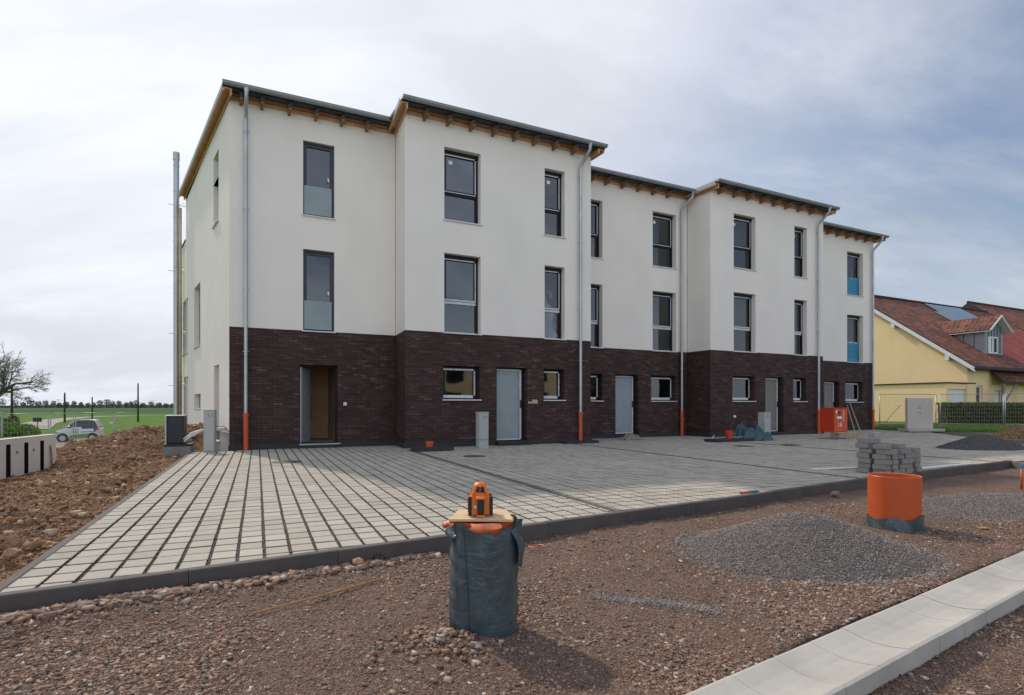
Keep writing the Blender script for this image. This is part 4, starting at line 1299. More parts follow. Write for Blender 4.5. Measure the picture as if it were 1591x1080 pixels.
# ------------------------------------------------------------------ earth mound on the left
def kerb_left_x(y): return KL0.x + (y - KL0.y) * -0.4394
def mound_h(x, y):
    w = (kerb_left_x(np.minimum(y, 14.5)) - x) * 0.915 - 0.05
    crest = np.interp(y, [2, 6, 8, 10.3, 11.5, 12.5, 14.5, 16, 17.5, 19, 22], [-.04, -.04, -.12, -.42, -.36, -.30, .02, .33, .46, .36, -.1])
    base = -0.10 - 0.5 * sstep(2.2, 6.0, w)
    up = sstep(0.0, 1.5, w) * (1 - sstep(2.2, 4.6, w))
    h = base + (crest - base) * np.clip(up, 0, 1)
    amp = sstep(0.02, 0.5, w)
    # flat by the house wall
    k = sstep(-9.3, -8.2, x) * sstep(13.6, 14.6, y)
    h = h * (1 - k) + (-0.12) * k
    lum = 0.34 * fbm(x * 1.7 + 3, y * 1.7, 5, 0.6) + 0.30 * np.abs(fbm(x * 4.2, y * 4.2, 4, 0.65)) + 0.09 * fbm(x * 13, y * 13, 3, 0.65)
    h = h + lum * amp * (1 - 0.6 * k)
    h = np.where((w > 0.1) & (w < 3.2), np.maximum(h, -0.27 + 0.05 * fbm(x * 6, y * 6, 3)), h)
    return np.where(w < 0.0, -0.2, h)
xs = np.arange(-13.5, -2.9, 0.045); ys = np.arange(2.0, 22.0, 0.045)
o = sheet('earth_mound', xs, ys, mound_h, M['dirt'], smooth=True)
tag(o, kind='structure')
n = 5200
y = rng.uniform(3.0, 19.0, n) ** 1.0; x = kerb_left_x(y) - np.abs(rng.uniform(0.12, 4.0, n))
sz = 0.012 + 0.060 * rng.random(n) ** 5
k = (x > -13) & ~((x > -8.6) & (y > 13.8))
x, y, sz = x[k], y[k], sz[k]
tag(scatter('earth_clods', x, y, mound_h(x, y) + sz * 0.22, sz, M['clod'], 'cube', flat=0.6, jag=0.4), 'brown earth clods and stones covering the mound left of the paving', 'clods', kind='stuff')
n = 34000
y = 3.0 + 13.0 * rng.random(n) ** 1.3; x = kerb_left_x(y) - np.abs(rng.uniform(0.06, 3.6, n))
sz = 0.006 + 0.016 * rng.random(n) ** 2
tag(scatter('earth_crumbs', x, y, mound_h(x, y) + sz * 0.3, sz, M['clod'], 'oct', flat=0.8, jag=0.4), 'loose brown crumbs of soil on the mound', 'soil crumbs', kind='stuff')

# ------------------------------------------------------------------ heat pump, cabinets, wall things by the gable
def rel(F, mbx, *a): mbx.fbox(F, *a)
hp = gpt(268, 704); 
HPY = 13.9
hx = ((270 - 795.5) / F_PX * HPY)
FH = Frame((hx - 0.25, HPY - 0.02), U=(0.95, 0.30))
m = MB(); m.fbox(FH, 0, 0.60, -0.42, 0.0, -0.25, 0.13)
blk = m.build('concrete_block', M['concrete_dark'], None, org=FH(0, 0, -0.25), bevel=0.02)
tag(blk, 'rough concrete block carrying the black outdoor unit beside the gable', 'concrete block')
hpt = thing('heat_pump', 'black outdoor heat pump unit on a concrete block left of the gable', 'heat pump', FH(0.3, -0.2, 0.16))
m = MB(); m.fbox(FH, 0.07, 0.44, -0.36, -0.04, 0.19, 0.86); m.build('casing', M['black'], hpt, bevel=0.02)
m = MB(); m.fbox(FH, 0.035, 0.068, -0.37, -0.03, 0.18, 0.87); m.fbox(FH, 0.05, 0.46, -0.37, -0.03, 0.862, 0.885); m.build('side_panel', M['zinc'], hpt, bevel=0.004)
m = MB()
for k in range(14): m.fbox(FH, 0.13, 0.38, -0.04, -0.032, 0.25 + k * 0.04, 0.265 + k * 0.04)
m.fbox(FH, 0.11, 0.125, -0.04, -0.028, 0.23, 0.82); m.fbox(FH, 0.385, 0.40, -0.04, -0.028, 0.23, 0.82)
m.build('grille', M['frame_grey'], hpt)
m = MB(); m.fbox(FH, -0.0, 0.60, -0.40, -0.0, 0.135, 0.187); m.build('mounting_foot', M['black'], hpt, bevel=0.01)
m = MB(); m.tube([FH(0.45, 0.0, 0.30), FH(0.62, 0.03, 0.45), FH(0.85, 0.0, 0.52), FH(1.35, -0.55, 0.55)], 0.028, 8); m.tube([FH(0.46, 0.03, 0.24), FH(0.60, 0.05, 0.37), FH(0.80, 0.0, 0.48), FH(1.33, -0.6, 0.50)], 0.022, 8)
m.build('insulated_pipe', M['white'], hpt, smooth=True)

def cabinet(label, F, w, dp, h, name='utility_cabinet', base=0.22, org=None):
    t = thing(name, label, 'utility cabinet', F(0, 0, 0), 'grey utility cabinets in front of the houses')
    m = MB(); m.fbox(F, 0, w, -dp, 0, base + 0.006, h - 0.03); m.fbox(F, -0.008, w + 0.008, -dp - 0.008, 0.01, h - 0.028, h)
    c = m.build('casing', M['cab'], t, bevel=0.006)
    m = MB(); m.fbox(F, 0.02, w - 0.02, 0.001, 0.010, base + 0.03, h - 0.05); dr = m.build('door', M['cab'], t, bevel=0.003)
    m = MB(); m.fbox(F, w * 0.70, w * 0.84, 0.0105, 0.016, h - 0.16, h - 0.10); m.fbox(F, w * 0.40, w * 0.55, 0.0105, 0.014, h - 0.17, h - 0.09); m.build('lock', M['zinc_dull'], dr)
    m = MB(); m.fbox(F, 0.004, w - 0.004, -dp + 0.004, -0.004, -0.1, base); m.build('base', M['cab'], t)
    return t
def cabF(px, py, U=UF):
    x, y = gpt(px, py); return Frame((x, y), U=U)
cabinet('tall grey utility cabinet between the first two doors, left of the filmed grey door', cabF(744.5, 697), 0.27, 0.22, 0.95)
cabinet('grey utility cabinet right of the second downspout with orange foot', cabF(917, 681.5), 0.21, 0.2, 0.87)
cabinet('pale grey cabinet beside the teal tarp and the beige door', cabF(1187.5, 684), 0.30, 0.25, 0.90)
cs = cabF(316, 703.5, U=(0.97, 0.24))
cabinet('grey ribbed utility cabinet standing beside the white gable wall', cs, 0.24, 0.20, 1.02, base=0.02)
m = MB()
a = Vector(cs(0.26, -0.05, 0.6))
m.tube([a, a + Vector((0.13, 0.1, 0.03)), a + Vector((0.25, 0.15, -0.12)), a + Vector((0.33, 0.16, -0.4)), a + Vector((0.42, 0.16, -0.62))], 0.008, 6)
tag(m.build('cable', M['black'], None, org=tuple(a)), 'black cable hanging down from the grey cabinet by the gable', 'cable')
# kerb slabs and stubs at the houses
def slab(label, pts, z0, z1, stub=None):
    t = MB(); t.hexa([(p[0], p[1], z0) for p in pts] + [(p[0], p[1], z1) for p in pts])
    o = t.build('stone_slab', M['plinth'], None, org=(pts[0][0], pts[0][1], 0), bevel=0.008)
    tag(o, label, 'slab', 'dark edging slabs in front of the houses')
def slabF(px, py, w, dp, h, label):
    F = cabF(px, py); q = [F(0, 0, 0), F(w, 0, 0), F(w, -dp, 0), F(0, -dp, 0)]
    slab(label, q, -0.05, h)
    return F
F1 = slabF(646, 702.5, 0.98, 0.42, 0.105, 'dark stone slab carrying the orange pipe stub, by the second house')
F2 = slabF(880, 690.0, 1.15, 0.5, 0.07, 'dark slab at the foot of the second downspout')
F3 = slabF(1113, 687.5, 1.75, 0.5, 0.085, 'long dark slab under the red bucket and teal tarp')
c = Vector(F1(0.42, -0.22, 0.106))
st = MB(); st.lathe([(0.085, 0), (0.085, 0.05), (0.095, 0.05), (0.10, 0.075), (0.10, 0.125), (0.088, 0.13), (0.0, 0.13)], tuple(c), 24, cap=False)
tag(st.build('pipe_stub', M['orange'], None, org=tuple(c), smooth=True, autos=35), 'short orange capped pipe stub on the dark slab', 'pipe stub')
# cloth on the doorstep of house B
def crumple(name, cx, cy, z, lx, ly, h, mat, label, cat, seed, F=None, n=40):
    m = MB()
    def fn(a, b):
        u, v = a * 2 - 1, b * 2 - 1
        r = 1 + 0.25 * math.sin(5 * math.atan2(v, u) + seed)
        edge = max(0.0, 1 - (abs(u) ** 3 + abs(v) ** 3))
        nx, ny = float(vnoise(np.array(u * 3.1 + seed * 7), np.array(v * 3.3 + seed))), float(vnoise(np.array(u * 8 + seed), np.array(v * 8 + 3)))
        zz = h * edge ** 0.7 * (0.25 + 1.1 * abs(nx - 0.5) * 2 + 0.35 * ny) + 0.006
        return (cx + (u * UF.x * lx + v * NF.x * ly) * r / 2, cy + (u * UF.y * lx + v * NF.y * ly) * r / 2, z + zz)
    m.grid(fn, n, n)
    o = m.build(name, mat, None, org=(cx, cy, z), smooth=True)
    so = o.modifiers.new('thick', 'SOLIDIFY'); so.thickness = 0.004
    return tag(o, label, cat)
x, y = gpt(812, 688.5)
crumple('cloth', x, y + 0.25, 0.09, 1.0, 0.45, 0.05, M['cloth'], 'dirty crumpled cloth lying on the step of the filmed grey door', 'cloth', 3)
m = MB(); FF = cabF(775, 693); m.fbox(FF, 0, 1.05, -0.5, 0, -0.02, 0.085); tag(m.build('step_board', M['black'], None, org=FF(0, 0, 0), bevel=0.01), 'dark board under the crumpled cloth before the filmed door', 'board')
x, y = gpt(984, 684)
crumple('cloth', x, y + 0.3, 0.0, 0.75, 0.35, 0.14, M['cloth'], 'small heap of cloth at the foot of the middle door', 'cloth', 9)
x, y = gpt(1176, 684.5)
crumple('tarp', x, y + 0.05, 0.0, 1.0, 0.5, 0.34, M['teal'], 'crumpled teal tarp heaped against the pale cabinet', 'tarp', 5, n=60)
x, y = gpt(1155, 682)
crumple('tarp', x, y + 0.15, 0.085, 0.5, 0.34, 0.30, M['teal'], 'small peak of teal tarp next to the red bucket', 'tarp', 8, n=40)
c = Vector(F3(0.75, -0.2, 0.086))
m = MB(); m.lathe([(0.10, 0), (0.13, 0.24), (0.135, 0.24), (0.135, 0.255), (0.115, 0.25), (0.095, 0.02), (0, 0.02)], tuple(c), 24)
bk_ = thing('bucket', 'dark red bucket on the dark slab, left of the teal tarp', 'bucket', tuple(c))
m.build('bucket_body', M['red'], bk_, smooth=True, autos=35)
m = MB(); m.tube([c + Vector((0.02, 0, 0.05)), c + Vector((0.10, 0.1, 0.42)), c + Vector((0.24, 0.2, 0.66))], 0.022, 8); m.lathe([(0.02, 0), (0.045, 0.03), (0.045, 0.07), (0, 0.09)], (c.x + 0.25, c.y + 0.2, c.z + 0.64), 12, 1)
tag(m.build('brush', [M['black'], M['white']], None, org=tuple(c)), 'black brush with pale head leaning out of the red bucket', 'brush')
# white stick leaning at the third downspout
a = Vector((*gpt(1026, 675.5), 0.0)); b = Vector(FC(FC.upx(1060), 0.12, 0.62))
m = MB(); m.tube([a, b], 0.012, 6); tag(m.build('stick', M['white'], None, org=tuple(a)), 'thin pale stick leaning against the third downspout', 'stick')
a = Vector((*gpt(1103, 686), 0.0))
m = MB(); m.tube([a, a + Vector((0.22, 0.25, 0.18))], 0.010, 6); tag(m.build('stick', M['white'], None, org=tuple(a)), 'short pale stick on the slab left of the red bucket', 'stick')

# red site box on its stand
RU = (0.94, 0.34)
bx, by = gpt(1295.5, 683)
FR_ = Frame((bx, by), U=RU)
rb_ = thing('site_power_box', 'red metal site box marked 18 on a thin metal stand', 'power box', FR_(0, 0, 0))
m = MB(); m.fbox(FR_, 0, 0.60, -0.55, 0, 0.24, 1.02); m.fbox(FR_, -0.01, 0.61, -0.56, 0.015, 1.02, 1.04); m.build('casing', M['red'], rb_, bevel=0.008)
m = MB(); m.fbox(FR_, 0.02, 0.58, 0.001, 0.014, 0.27, 1.0)
dr = m.build('door', simple('red_orange_door', (0.62, 0.085, 0.022), 0.45, var=0.1, bstr=0.05), rb_, bevel=0.003)
m = MB(); m.fbox(FR_, 0.12, 0.34, 0.0145, 0.018, 0.68, 0.76); m.fbox(FR_, 0.07, 0.14, 0.0145, 0.018, 0.87, 0.95); m.fbox(FR_, 0.41, 0.425, 0.0145, 0.020, 0.60, 0.96)
m.build('label_plate', M['white'], dr)
m = MB(); m.fbox(FR_, 0.17, 0.29, 0.0145, 0.018, 0.84, 0.93); m.fbox(FR_, 0.19, 0.27, 0.0145, 0.018, 0.785, 0.825); m.build('socket', M['roof_dark'], dr)
fc = bpy.data.curves.new('number', 'FONT'); fc.body = '18'; fc.size = 0.20; fc.extrude = 0.002; fc.align_x = 'CENTER'
fo_ = bpy.data.objects.new('number', fc); S.collection.objects.link(fo_)
fo_.data.materials.append(M['white'])
bpy.context.view_layer.update()
me = bpy.data.meshes.new_from_object(fo_.evaluated_get(bpy.context.evaluated_depsgraph_get()))
bpy.data.objects.remove(fo_)
nb = bpy.data.objects.new('number', me); S.collection.objects.link(nb)
nb.parent = dr
nb.rotation_euler = (R(90), 0, math.atan2(RU[1], RU[0]))
nb.location = Vector(FR_(0.24, 0.018, 0.42)) - Vector(FR_(0, 0, 0))
m = MB()
for u in (0.03, 0.57):
    for d in (-0.52, -0.03):
        m.tube([FR_(u, d, 0.24), FR_(u, d, 0.01)], 0.012, 6)
    m.tube([FR_(u, -0.6, 0.012), FR_(u, 0.12, 0.012)], 0.012, 6)
m.tube([FR_(0.03, -0.03, 0.1), FR_(0.57, -0.03, 0.1)], 0.010, 6)
m.build('stand', M['galv'], rb_)
# boards leaning beside it
for k, (dx, lab) in enumerate(((0, 'left of two thin boards leaning on the wall right of the red box'), (0.22, 'right of two thin boards leaning on the wall right of the red box'))):
    a = Vector((*gpt(1329 + k * 9, 674), 0.0)); b = Vector(FE(FE.upx(1314 + k * 4), 0.06, 1.15 + 0.1 * k))
    m = MB(); m.tube([a, b], 0.022, 4); tag(m.build('board', M['wood_pale'], None, org=tuple(a)), lab, 'board', 'boards leaning beside the red box')
# stack of pale slabs / planks
x, y = gpt(1303, 681); FP = Frame((x, y), U=UF)
for k in range(3):
    m = MB(); m.fbox(FP, 0.0 + 0.03 * k, 1.15 - 0.02 * k, -0.32, 0.0 - 0.01 * k, 0.005 + 0.062 * k, 0.062 + 0.062 * k)
    tag(m.build('plank', M['wood_pale'], None, org=FP(0, 0, 0.06 * k), bevel=0.006), ('bottom', 'middle', 'topmost')[k] + ' pale plank of the low pile right of the red box', 'plank', 'pale planks piled beside the red box')
x, y = gpt(1360, 681); FP = Frame((x, y), U=UF)
m = MB(); m.fbox(FP, 0, 0.32, -0.25, 0, -0.02, 0.20); tag(m.build('concrete_chunk', M['concrete'], None, org=FP(0, 0, 0), bevel=0.02), 'small pale concrete chunk at the right end of the last house', 'concrete block')

# manholes
def manhole(px, py, r, lab):
    x, y = gpt(px, py); t = thing('manhole_cover', lab, 'manhole', (x, y, 0.0), 'manhole covers in the paving')
    m = MB(); m.lathe([(r, -0.02), (r, 0.006), (r * 0.86, 0.007), (r * 0.86, 0.002), (0, 0.002)], (x, y, 0), 40, cap=False); m.build('ring', M['iron'], t)
    m = MB(); m.lathe([(r * 0.85, 0.0), (r * 0.85, 0.008), (0.001, 0.009)], (x, y, 0), 36, cap=False)
    for k in range(6):
        a = k * math.pi / 3; m.box(x + r * .45 * math.cos(a) - .02, x + r * .45 * math.cos(a) + .02, y + r * .45 * math.sin(a) - .02, y + r * .45 * math.sin(a) + .02, 0.006, 0.013)
    m.build('lid', M['iron'], t)
manhole(445, 718, 0.285, 'iron manhole cover in front of the open doorway')
manhole(737, 709, 0.25, 'dark manhole cover in the shaded paving left of the first cabinet')
manhole(1155, 693.3, 0.27, 'manhole cover in front of the long dark slab')
manhole(1228, 691.5, 0.27, 'manhole cover in front of the third cabinet and red box')
# boards and scraps lying on the paving
def flat_board(p0, p1, z0, z1, w, name, mat, lab, cat, grp=None):
    a = Vector((*gpt(*p0, z0), 0)); b = Vector((*gpt(*p1, z1), 0)); d = (b - a).normalized(); n_ = Vector((-d.y, d.x, 0)) * w
    m = MB(); m.hexa([(a.x, a.y, z0), (b.x, b.y, z1), (b.x + n_.x, b.y + n_.y, z1), (a.x + n_.x, a.y + n_.y, z0), (a.x, a.y, z0 + 0.018), (b.x, b.y, z1 + 0.018), (b.x + n_.x, b.y + n_.y, z1 + 0.018), (a.x + n_.x, a.y + n_.y, z0 + 0.018)])
    return tag(m.build(name, mat, None, org=tuple(a), bevel=0.002), lab, cat, grp)
flat_board((1268, 730.5), (1345, 727.5), 0.004, 0.004, 0.13, 'board', M['white'], 'long white board lying on the paving left of the block stacks', 'board')
flat_board((1432, 729), (1510, 721.5), 0.004, 0.004, 0.10, 'board', M['white'], 'white board lying on the paving edge right of the block stacks', 'board')
flat_board((1153, 767), (1168, 765.5), 0.006, 0.006, 0.05, 'scrap', M['orange'], 'orange scrap lying on the sunny paving edge', 'scrap')
flat_board((1167, 765.5), (1180, 764), 0.006, 0.006, 0.06, 'scrap', M['bluefilm'], 'blue scrap lying on the sunny paving edge', 'scrap')

# ------------------------------------------------------------------ stacks of paving blocks
SX, SY = gpt(1348, 741)
FS_ = Frame((SX, SY), U=(0.93, 0.37))
cols = [  # u, d, courses
    (0.00, 0.0, 6), (0.20, 0.0, 5), (0.0, -0.30, 7), (0.20, -0.30, 7),
    (0.49, -0.05, 6), (0.67, -0.05, 5), (0.49, -0.35, 6),
    (0.94, -0.15, 4), (1.12, -0.15, 5), (0.94, -0.42, 5), (1.12, -0.42, 3)]
protoB = None
for (u, d, nn) in cols:
    for k in range(nn):
        stk = 'left' if u < 0.4 else 'middle' if u < 0.8 else 'right'
        crs = ['lowest', 'second', 'third', 'fourth', 'fifth', 'sixth', 'seventh'][k]
        row = 'front' if d > -0.2 else 'rear'
        if protoB is None:
            m = MB(); m.box(-0.068, 0.068, -0.11, 0.11, 0, 0.078)
            protoB = m.build('paving_block', M['block'], None, bevel=0.005); b_ = protoB
        else:
            b_ = protoB.copy(); S.collection.objects.link(b_)
        b_.location = FS_(u * 0.80 + 0.52 + rnd.uniform(-.02, .02), d - 0.12 + rnd.uniform(-.025, .025), 0.004 + k * 0.0815)
        b_.rotation_euler = (0, 0, math.atan2(0.37, 0.93) + rnd.uniform(-.05, .05))
        tag(b_, f'grey paving block, {crs} course, {row} row of the {stk} stack on the kerb', 'paving block', 'paving blocks stacked on the paving edge')

# ------------------------------------------------------------------ gravel piles
def gravel_pile(cx, cy, rx, ry, h, z0, lab, n, smin, smax, mat=None, grain=None, ang=0.0, seed=0, name='gravel_pile', cat='gravel pile', sharp=1.15, res=110):
    ca, sa = math.cos(ang), math.sin(ang)
    def hh(x, y):
        u = ((x - cx) * ca + (y - cy) * sa) / rx; v = (-(x - cx) * sa + (y - cy) * ca) / ry
        r = np.sqrt(u * u + v * v) * (1 + 0.16 * fbm(u * 1.4 + seed, v * 1.4, 3))
        p = h * np.clip(1 - r ** sharp, -0.15, 1) - 0.12 * sstep(1.0, 1.12, r)
        p = np.where(p > h * 0.86, h * 0.86 + (p - h * 0.86) * 0.35, p)
        return z0 + p + 0.02 * fbm(x * 5 + seed, y * 5, 3) + 0.006 * fbm(x * 40, y * 40, 2)
    rr_ = max(rx, ry) * 1.25
    xs = np.linspace(cx - rr_, cx + rr_, res); ys = np.linspace(cy - rr_, cy + rr_, res)
    o = sheet(name, xs, ys, hh, mat or M['gravelbed'])
    tag(o, lab, cat, 'heaps of loose material')
    a = rng.uniform(0, 2 * np.pi, n); r = np.sqrt(rng.random(n)) * 1.12 + np.abs(rng.normal(0, .03, n))
    u, v = r * np.cos(a) * rx, r * np.sin(a) * ry
    x = cx + u * ca - v * sa; y = cy + u * sa + v * ca
    z = hh(x, y); sz = rng.uniform(smin, smax, n)
    g = rubble_h(x, y) if z0 < -0.05 else np.full(n, z0 + 0.0)
    z = np.maximum(z, g)
    s = scatter('grains', x, y, z + sz * 0.3, sz, grain or M['pebble'], 'oct', flat=0.9, parent=None)
    s.parent = o; s['kind'] = 'stuff'
    return o
gravel_pile(2.50, 4.98, 1.02, 0.86, 0.335, -0.125, 'large pile of fine grey gravel between the orange pipe and the concrete gutter', 26000, 0.004, 0.0085, ang=0.35, seed=1)
gravel_pile(6.15, 7.15, 1.55, 0.85, 0.10, -0.13, 'low spread of grey gravel behind the orange pipe', 12000, 0.005, 0.010, ang=0.45, seed=4, sharp=2.0)
gravel_pile(12.35, 15.2, 1.25, 0.85, 0.40, -0.01, 'dark heap of fine chippings lying on the far end of the paving', 4000, 0.006, 0.011, mat=simple('dark_chippings', (0.075, 0.070, 0.070), 0.95, var=0.2, vscale=5, bscale=60, bstr=0.6, bdist=0.02), grain=island_mat('dark_grain', [(0.05, 0.047, 0.048), (0.085, 0.08, 0.08), (0.11, 0.105, 0.10)], bstr=0), ang=0.2, seed=7, sharp=1.0, res=80)
gravel_pile(18.6, 20.3, 2.3, 1.3, 0.62, -0.03, 'heap of brown wood chips in front of the hedge at the right edge', 6000, 0.02, 0.045, mat=M['track'], grain=M['chip'], ang=0.3, seed=9, name='chip_heap', cat='wood chip heap', res=80)
n = 2600; t_ = rng.random(n); x = 0.55 + t_ * 0.72 + rng.normal(0, .02, n); y = 3.86 - t_ * 0.36 + rng.normal(0, .045, n); sz = rng.uniform(.004, .008, n)
tag(scatter('gravel_smear', x, y, rubble_h(x, y) + sz * .5, sz, M['pebble'], 'oct', flat=.9), 'thin streak of fine grey gravel on the rubble right of the wrapped pipe', 'gravel', kind='stuff')

# ------------------------------------------------------------------ wrapped pipe, board, laser
PX, PY = 748 , 0
py0 = 3.26; pxc = (750.5 - 795.5) / F_PX * py0
wp = thing('wrapped_pipe', 'upright orange pipe wrapped in grey-blue plastic bag in the foreground rubble', 'pipe', (pxc, py0, -0.12))
m = MB(); m.lathe([(0.172, -0.1), (0.172, 0.608), (0.160, 0.608), (0.160, -0.1)], (pxc, py0, -0.12), 48, cap=False)
m.build('pipe', M['orange'], wp, smooth=True, autos=40)
m = MB()
def mk_bag():
    mt_ = M['bag']; n = mt_.node_tree; p = n.nodes['Principled BSDF']
    v = tex_vec(n, 'Object', (2.0, 2.0, 5.0)); w_ = noise_out(n, v, 1.0, 5, 0.55, 1.6)
    v2 = tex_vec(n, 'Object', (9, 9, 1.6)); w2 = noise_out(n, v2, 1.3, 4, 0.5, 0.8)
    rid = nmath(n, 'ABSOLUTE', nmath(n, 'SUBTRACT', w_, 0.5)); rid2 = nmath(n, 'ABSOLUTE', nmath(n, 'SUBTRACT', w2, 0.5))
    h = nmath(n, 'ADD', ramp(n, rid, [(0.0, 1.0), (0.06, 0.0)]), ramp(n, rid2, [(0.0, 0.8), (0.05, 0.0)]))
    bump(n, p, h, 0.35, 0.005)
    c = p.inputs['Base Color'].links[0].from_socket
    c2 = mixc(n, nmath(n, 'MULTIPLY', ramp(n, noise_out(n, tex_vec(n, 'Object', (1, 1, 2)), 7, 6, 0.75), [(0.55, 0.0), (0.75, 1.0)]), 0.5), c, (0.16, 0.15, 0.13))
    n.links.new(c2, p.inputs['Base Color'])
mk_bag()
def bagf(a, b):
    an = a * 2 * math.pi
    z = -0.16 + b * 0.648
    fold = 0.5 * math.sin(an * 3 + b * 2.2) + 0.35 * math.sin(an * 7 - b * 3 + 1) + 0.2 * math.sin(an * 13 + b * 5)
    r = 0.188 + 0.006 * fold * (0.5 + b) 
    # standing crease on the left side
    da = (an - math.radians(228) - 0.25 * (1 - b) + math.pi) % (2 * math.pi) - math.pi
    r += 0.020 * math.exp(-(da / 0.06) ** 2) * (1 - 0.3 * b) - 0.012 * math.exp(-((da - 0.13) / 0.06) ** 2)
    da2 = (an - math.radians(352) + math.pi) % (2 * math.pi) - math.pi
    r += 0.035 * math.exp(-(da2 / 0.10) ** 2) * max(0, b - 0.45) * 1.6
    r += 0.004 * (float(vnoise(np.array(an * 3.0), np.array(b * 9.0))) - 0.5) * 2 + 0.004 * math.sin(b * 38 + an * 2) * max(0, math.sin(an * 2 + 1))
    da3 = (an - math.radians(292) + math.pi) % (2 * math.pi) - math.pi
    z -= b ** 6 * (0.045 * math.exp(-(da3 / 0.55) ** 2) + 0.006 * math.sin(an * 9) + 0.006)
    # the bag bulges where it meets the rubble
    r *= 1.0 + 0.02 * math.exp(-((b - 0.25) / 0.2) ** 2)
    return (pxc + 0.004 * b + r * math.cos(an), py0 + r * math.sin(an), z)
m.grid(bagf, 160, 60)
bo = m.build('plastic_bag', M['bag'], wp, smooth=True)
m = MB()
for (an, l, w_, tilt) in ((math.radians(214), 0.05, 0.07, 0.1), (math.radians(352), 0.21, 0.10, 1.0)):
    def ff(a, b):
        aa = an + (a - 0.5) * w_ / 0.19 * 2 * (1 - 0.6 * b)
        r = 0.197 + (0.018 + 0.012 * tilt) * math.sin(b * math.pi * .85) + 0.008 * math.sin(a * 9 + b * 6)
        return (pxc + r * math.cos(aa), py0 + r * math.sin(aa), 0.44 - b * l + 0.02 * math.sin(a * 6))
    m.grid(ff, 8, 10)
m.build('bag_flap', M['bag'], wp, smooth=True)
bz = 0.495
FBd = Frame((pxc - 0.175, py0 - 0.145), U=(1.0, -0.02))
m = MB(); m.hexa([FBd(-0.005, 0.0, bz), FBd(0.345, 0.012, bz + .002), FBd(0.30, -0.30, bz), FBd(0.02, -0.29, bz), FBd(-0.005, 0.0, bz + 0.014), FBd(0.345, 0.012, bz + 0.016), FBd(0.30, -0.30, bz + 0.014), FBd(0.02, -0.29, bz + 0.014)])
tag(m.build('plywood_board', M['ply'], None, org=(pxc, py0, bz), bevel=0.002), 'square plywood board lying on top of the wrapped pipe', 'board')
# orange film scraps under the board
m = MB()
def sc1(a, b): return (pxc - 0.06 + a * 0.16 + 0.01 * math.sin(b * 5), py0 - 0.182 - 0.022 * math.sin(b * 3) - 0.01 * math.sin(a * 7), 0.492 - b * (0.032 + 0.02 * math.sin(a * 3.14)))
m.grid(sc1, 16, 8)
def sc2(a, b): return (pxc - 0.215 + a * 0.065, py0 - 0.10 - 0.05 * a - 0.02 * math.sin(b * 4), 0.493 - b * 0.045 * (1 - 0.5 * a) - 0.006 * math.sin(a * 9))
m.grid(sc2, 8, 8)
m.build('orange_film', simple('orange_film', (0.75, 0.20, 0.09), 0.4, var=0.2, vscale=20, bscale=60, bstr=0.4), wp, smooth=True)
# rotating laser
lz = bz + 0.0155
lx, ly = (747.5 - 795.5) / F_PX * 3.22, 3.22
ORG = simple('laser_orange', (0.72, 0.165, 0.012), 0.4, var=0.04, bstr=0.03)
LBK = simple('laser_black', (0.012, 0.012, 0.013), 0.55, var=0.1, bscale=200, bstr=0.2)
FLz = Frame((lx - 0.067, ly - 0.062), U=(0.995, 0.10))
la = thing('rotary_laser', 'orange and black rotary laser level standing on the plywood board', 'laser level', (lx, ly, lz))
m = MB(); m.fbox(FLz, 0.012, 0.122, -0.118, -0.006, lz + 0.010, lz + 0.112); m.fbox(FLz, 0.022, 0.112, -0.11, -0.012, lz + 0.112, lz + 0.122)
m.build('housing', ORG, la, bevel=0.006)
m = MB()
for u in (0.0, 0.116):
    for d in (-0.128, -0.018):
        m.fbox(FLz, u, u + 0.019, d, d + 0.020, lz + 0.004, lz + 0.112)
m.build('corner_bumper', LBK, la, bevel=0.006)
m = MB(); m.fbox(FLz, 0.001, 0.012, -0.10, -0.03, lz + 0.02, lz + 0.105)
m.build('side_grip', ORG, la, bevel=0.003)
m = MB()
for z in (0.035, 0.06, 0.085): m.fbox(FLz, -0.0012, 0.0006, -0.075, -0.055, lz + z - 0.008, lz + z + 0.006)
m.build('grip_slot', LBK, la)
# handle in front with black rubber
m = MB(); m.fbox(FLz, 0.050, 0.086, -0.004, 0.022, lz + 0.016, lz + 0.098); m.build('handle_grip', LBK, la, bevel=0.004)
m = MB(); m.hexa([FLz(0.042, 0.026, lz + 0.099), FLz(0.092, 0.026, lz + 0.099), FLz(0.088, -0.03, lz + 0.118), FLz(0.046, -0.03, lz + 0.118), FLz(0.044, 0.022, lz + 0.108), FLz(0.090, 0.022, lz + 0.108), FLz(0.086, -0.03, lz + 0.127), FLz(0.048, -0.03, lz + 0.127)])
m.fbox(FLz, 0.046, 0.090, -0.004, 0.028, lz + 0.001, lz + 0.014)
m.build('handle_bracket', ORG, la, bevel=0.002)
m = MB(); m.fbox(FLz, 0.033, 0.045, -0.0055, -0.003, lz + 0.046, lz + 0.062); m.build('sticker', M['white'], la)
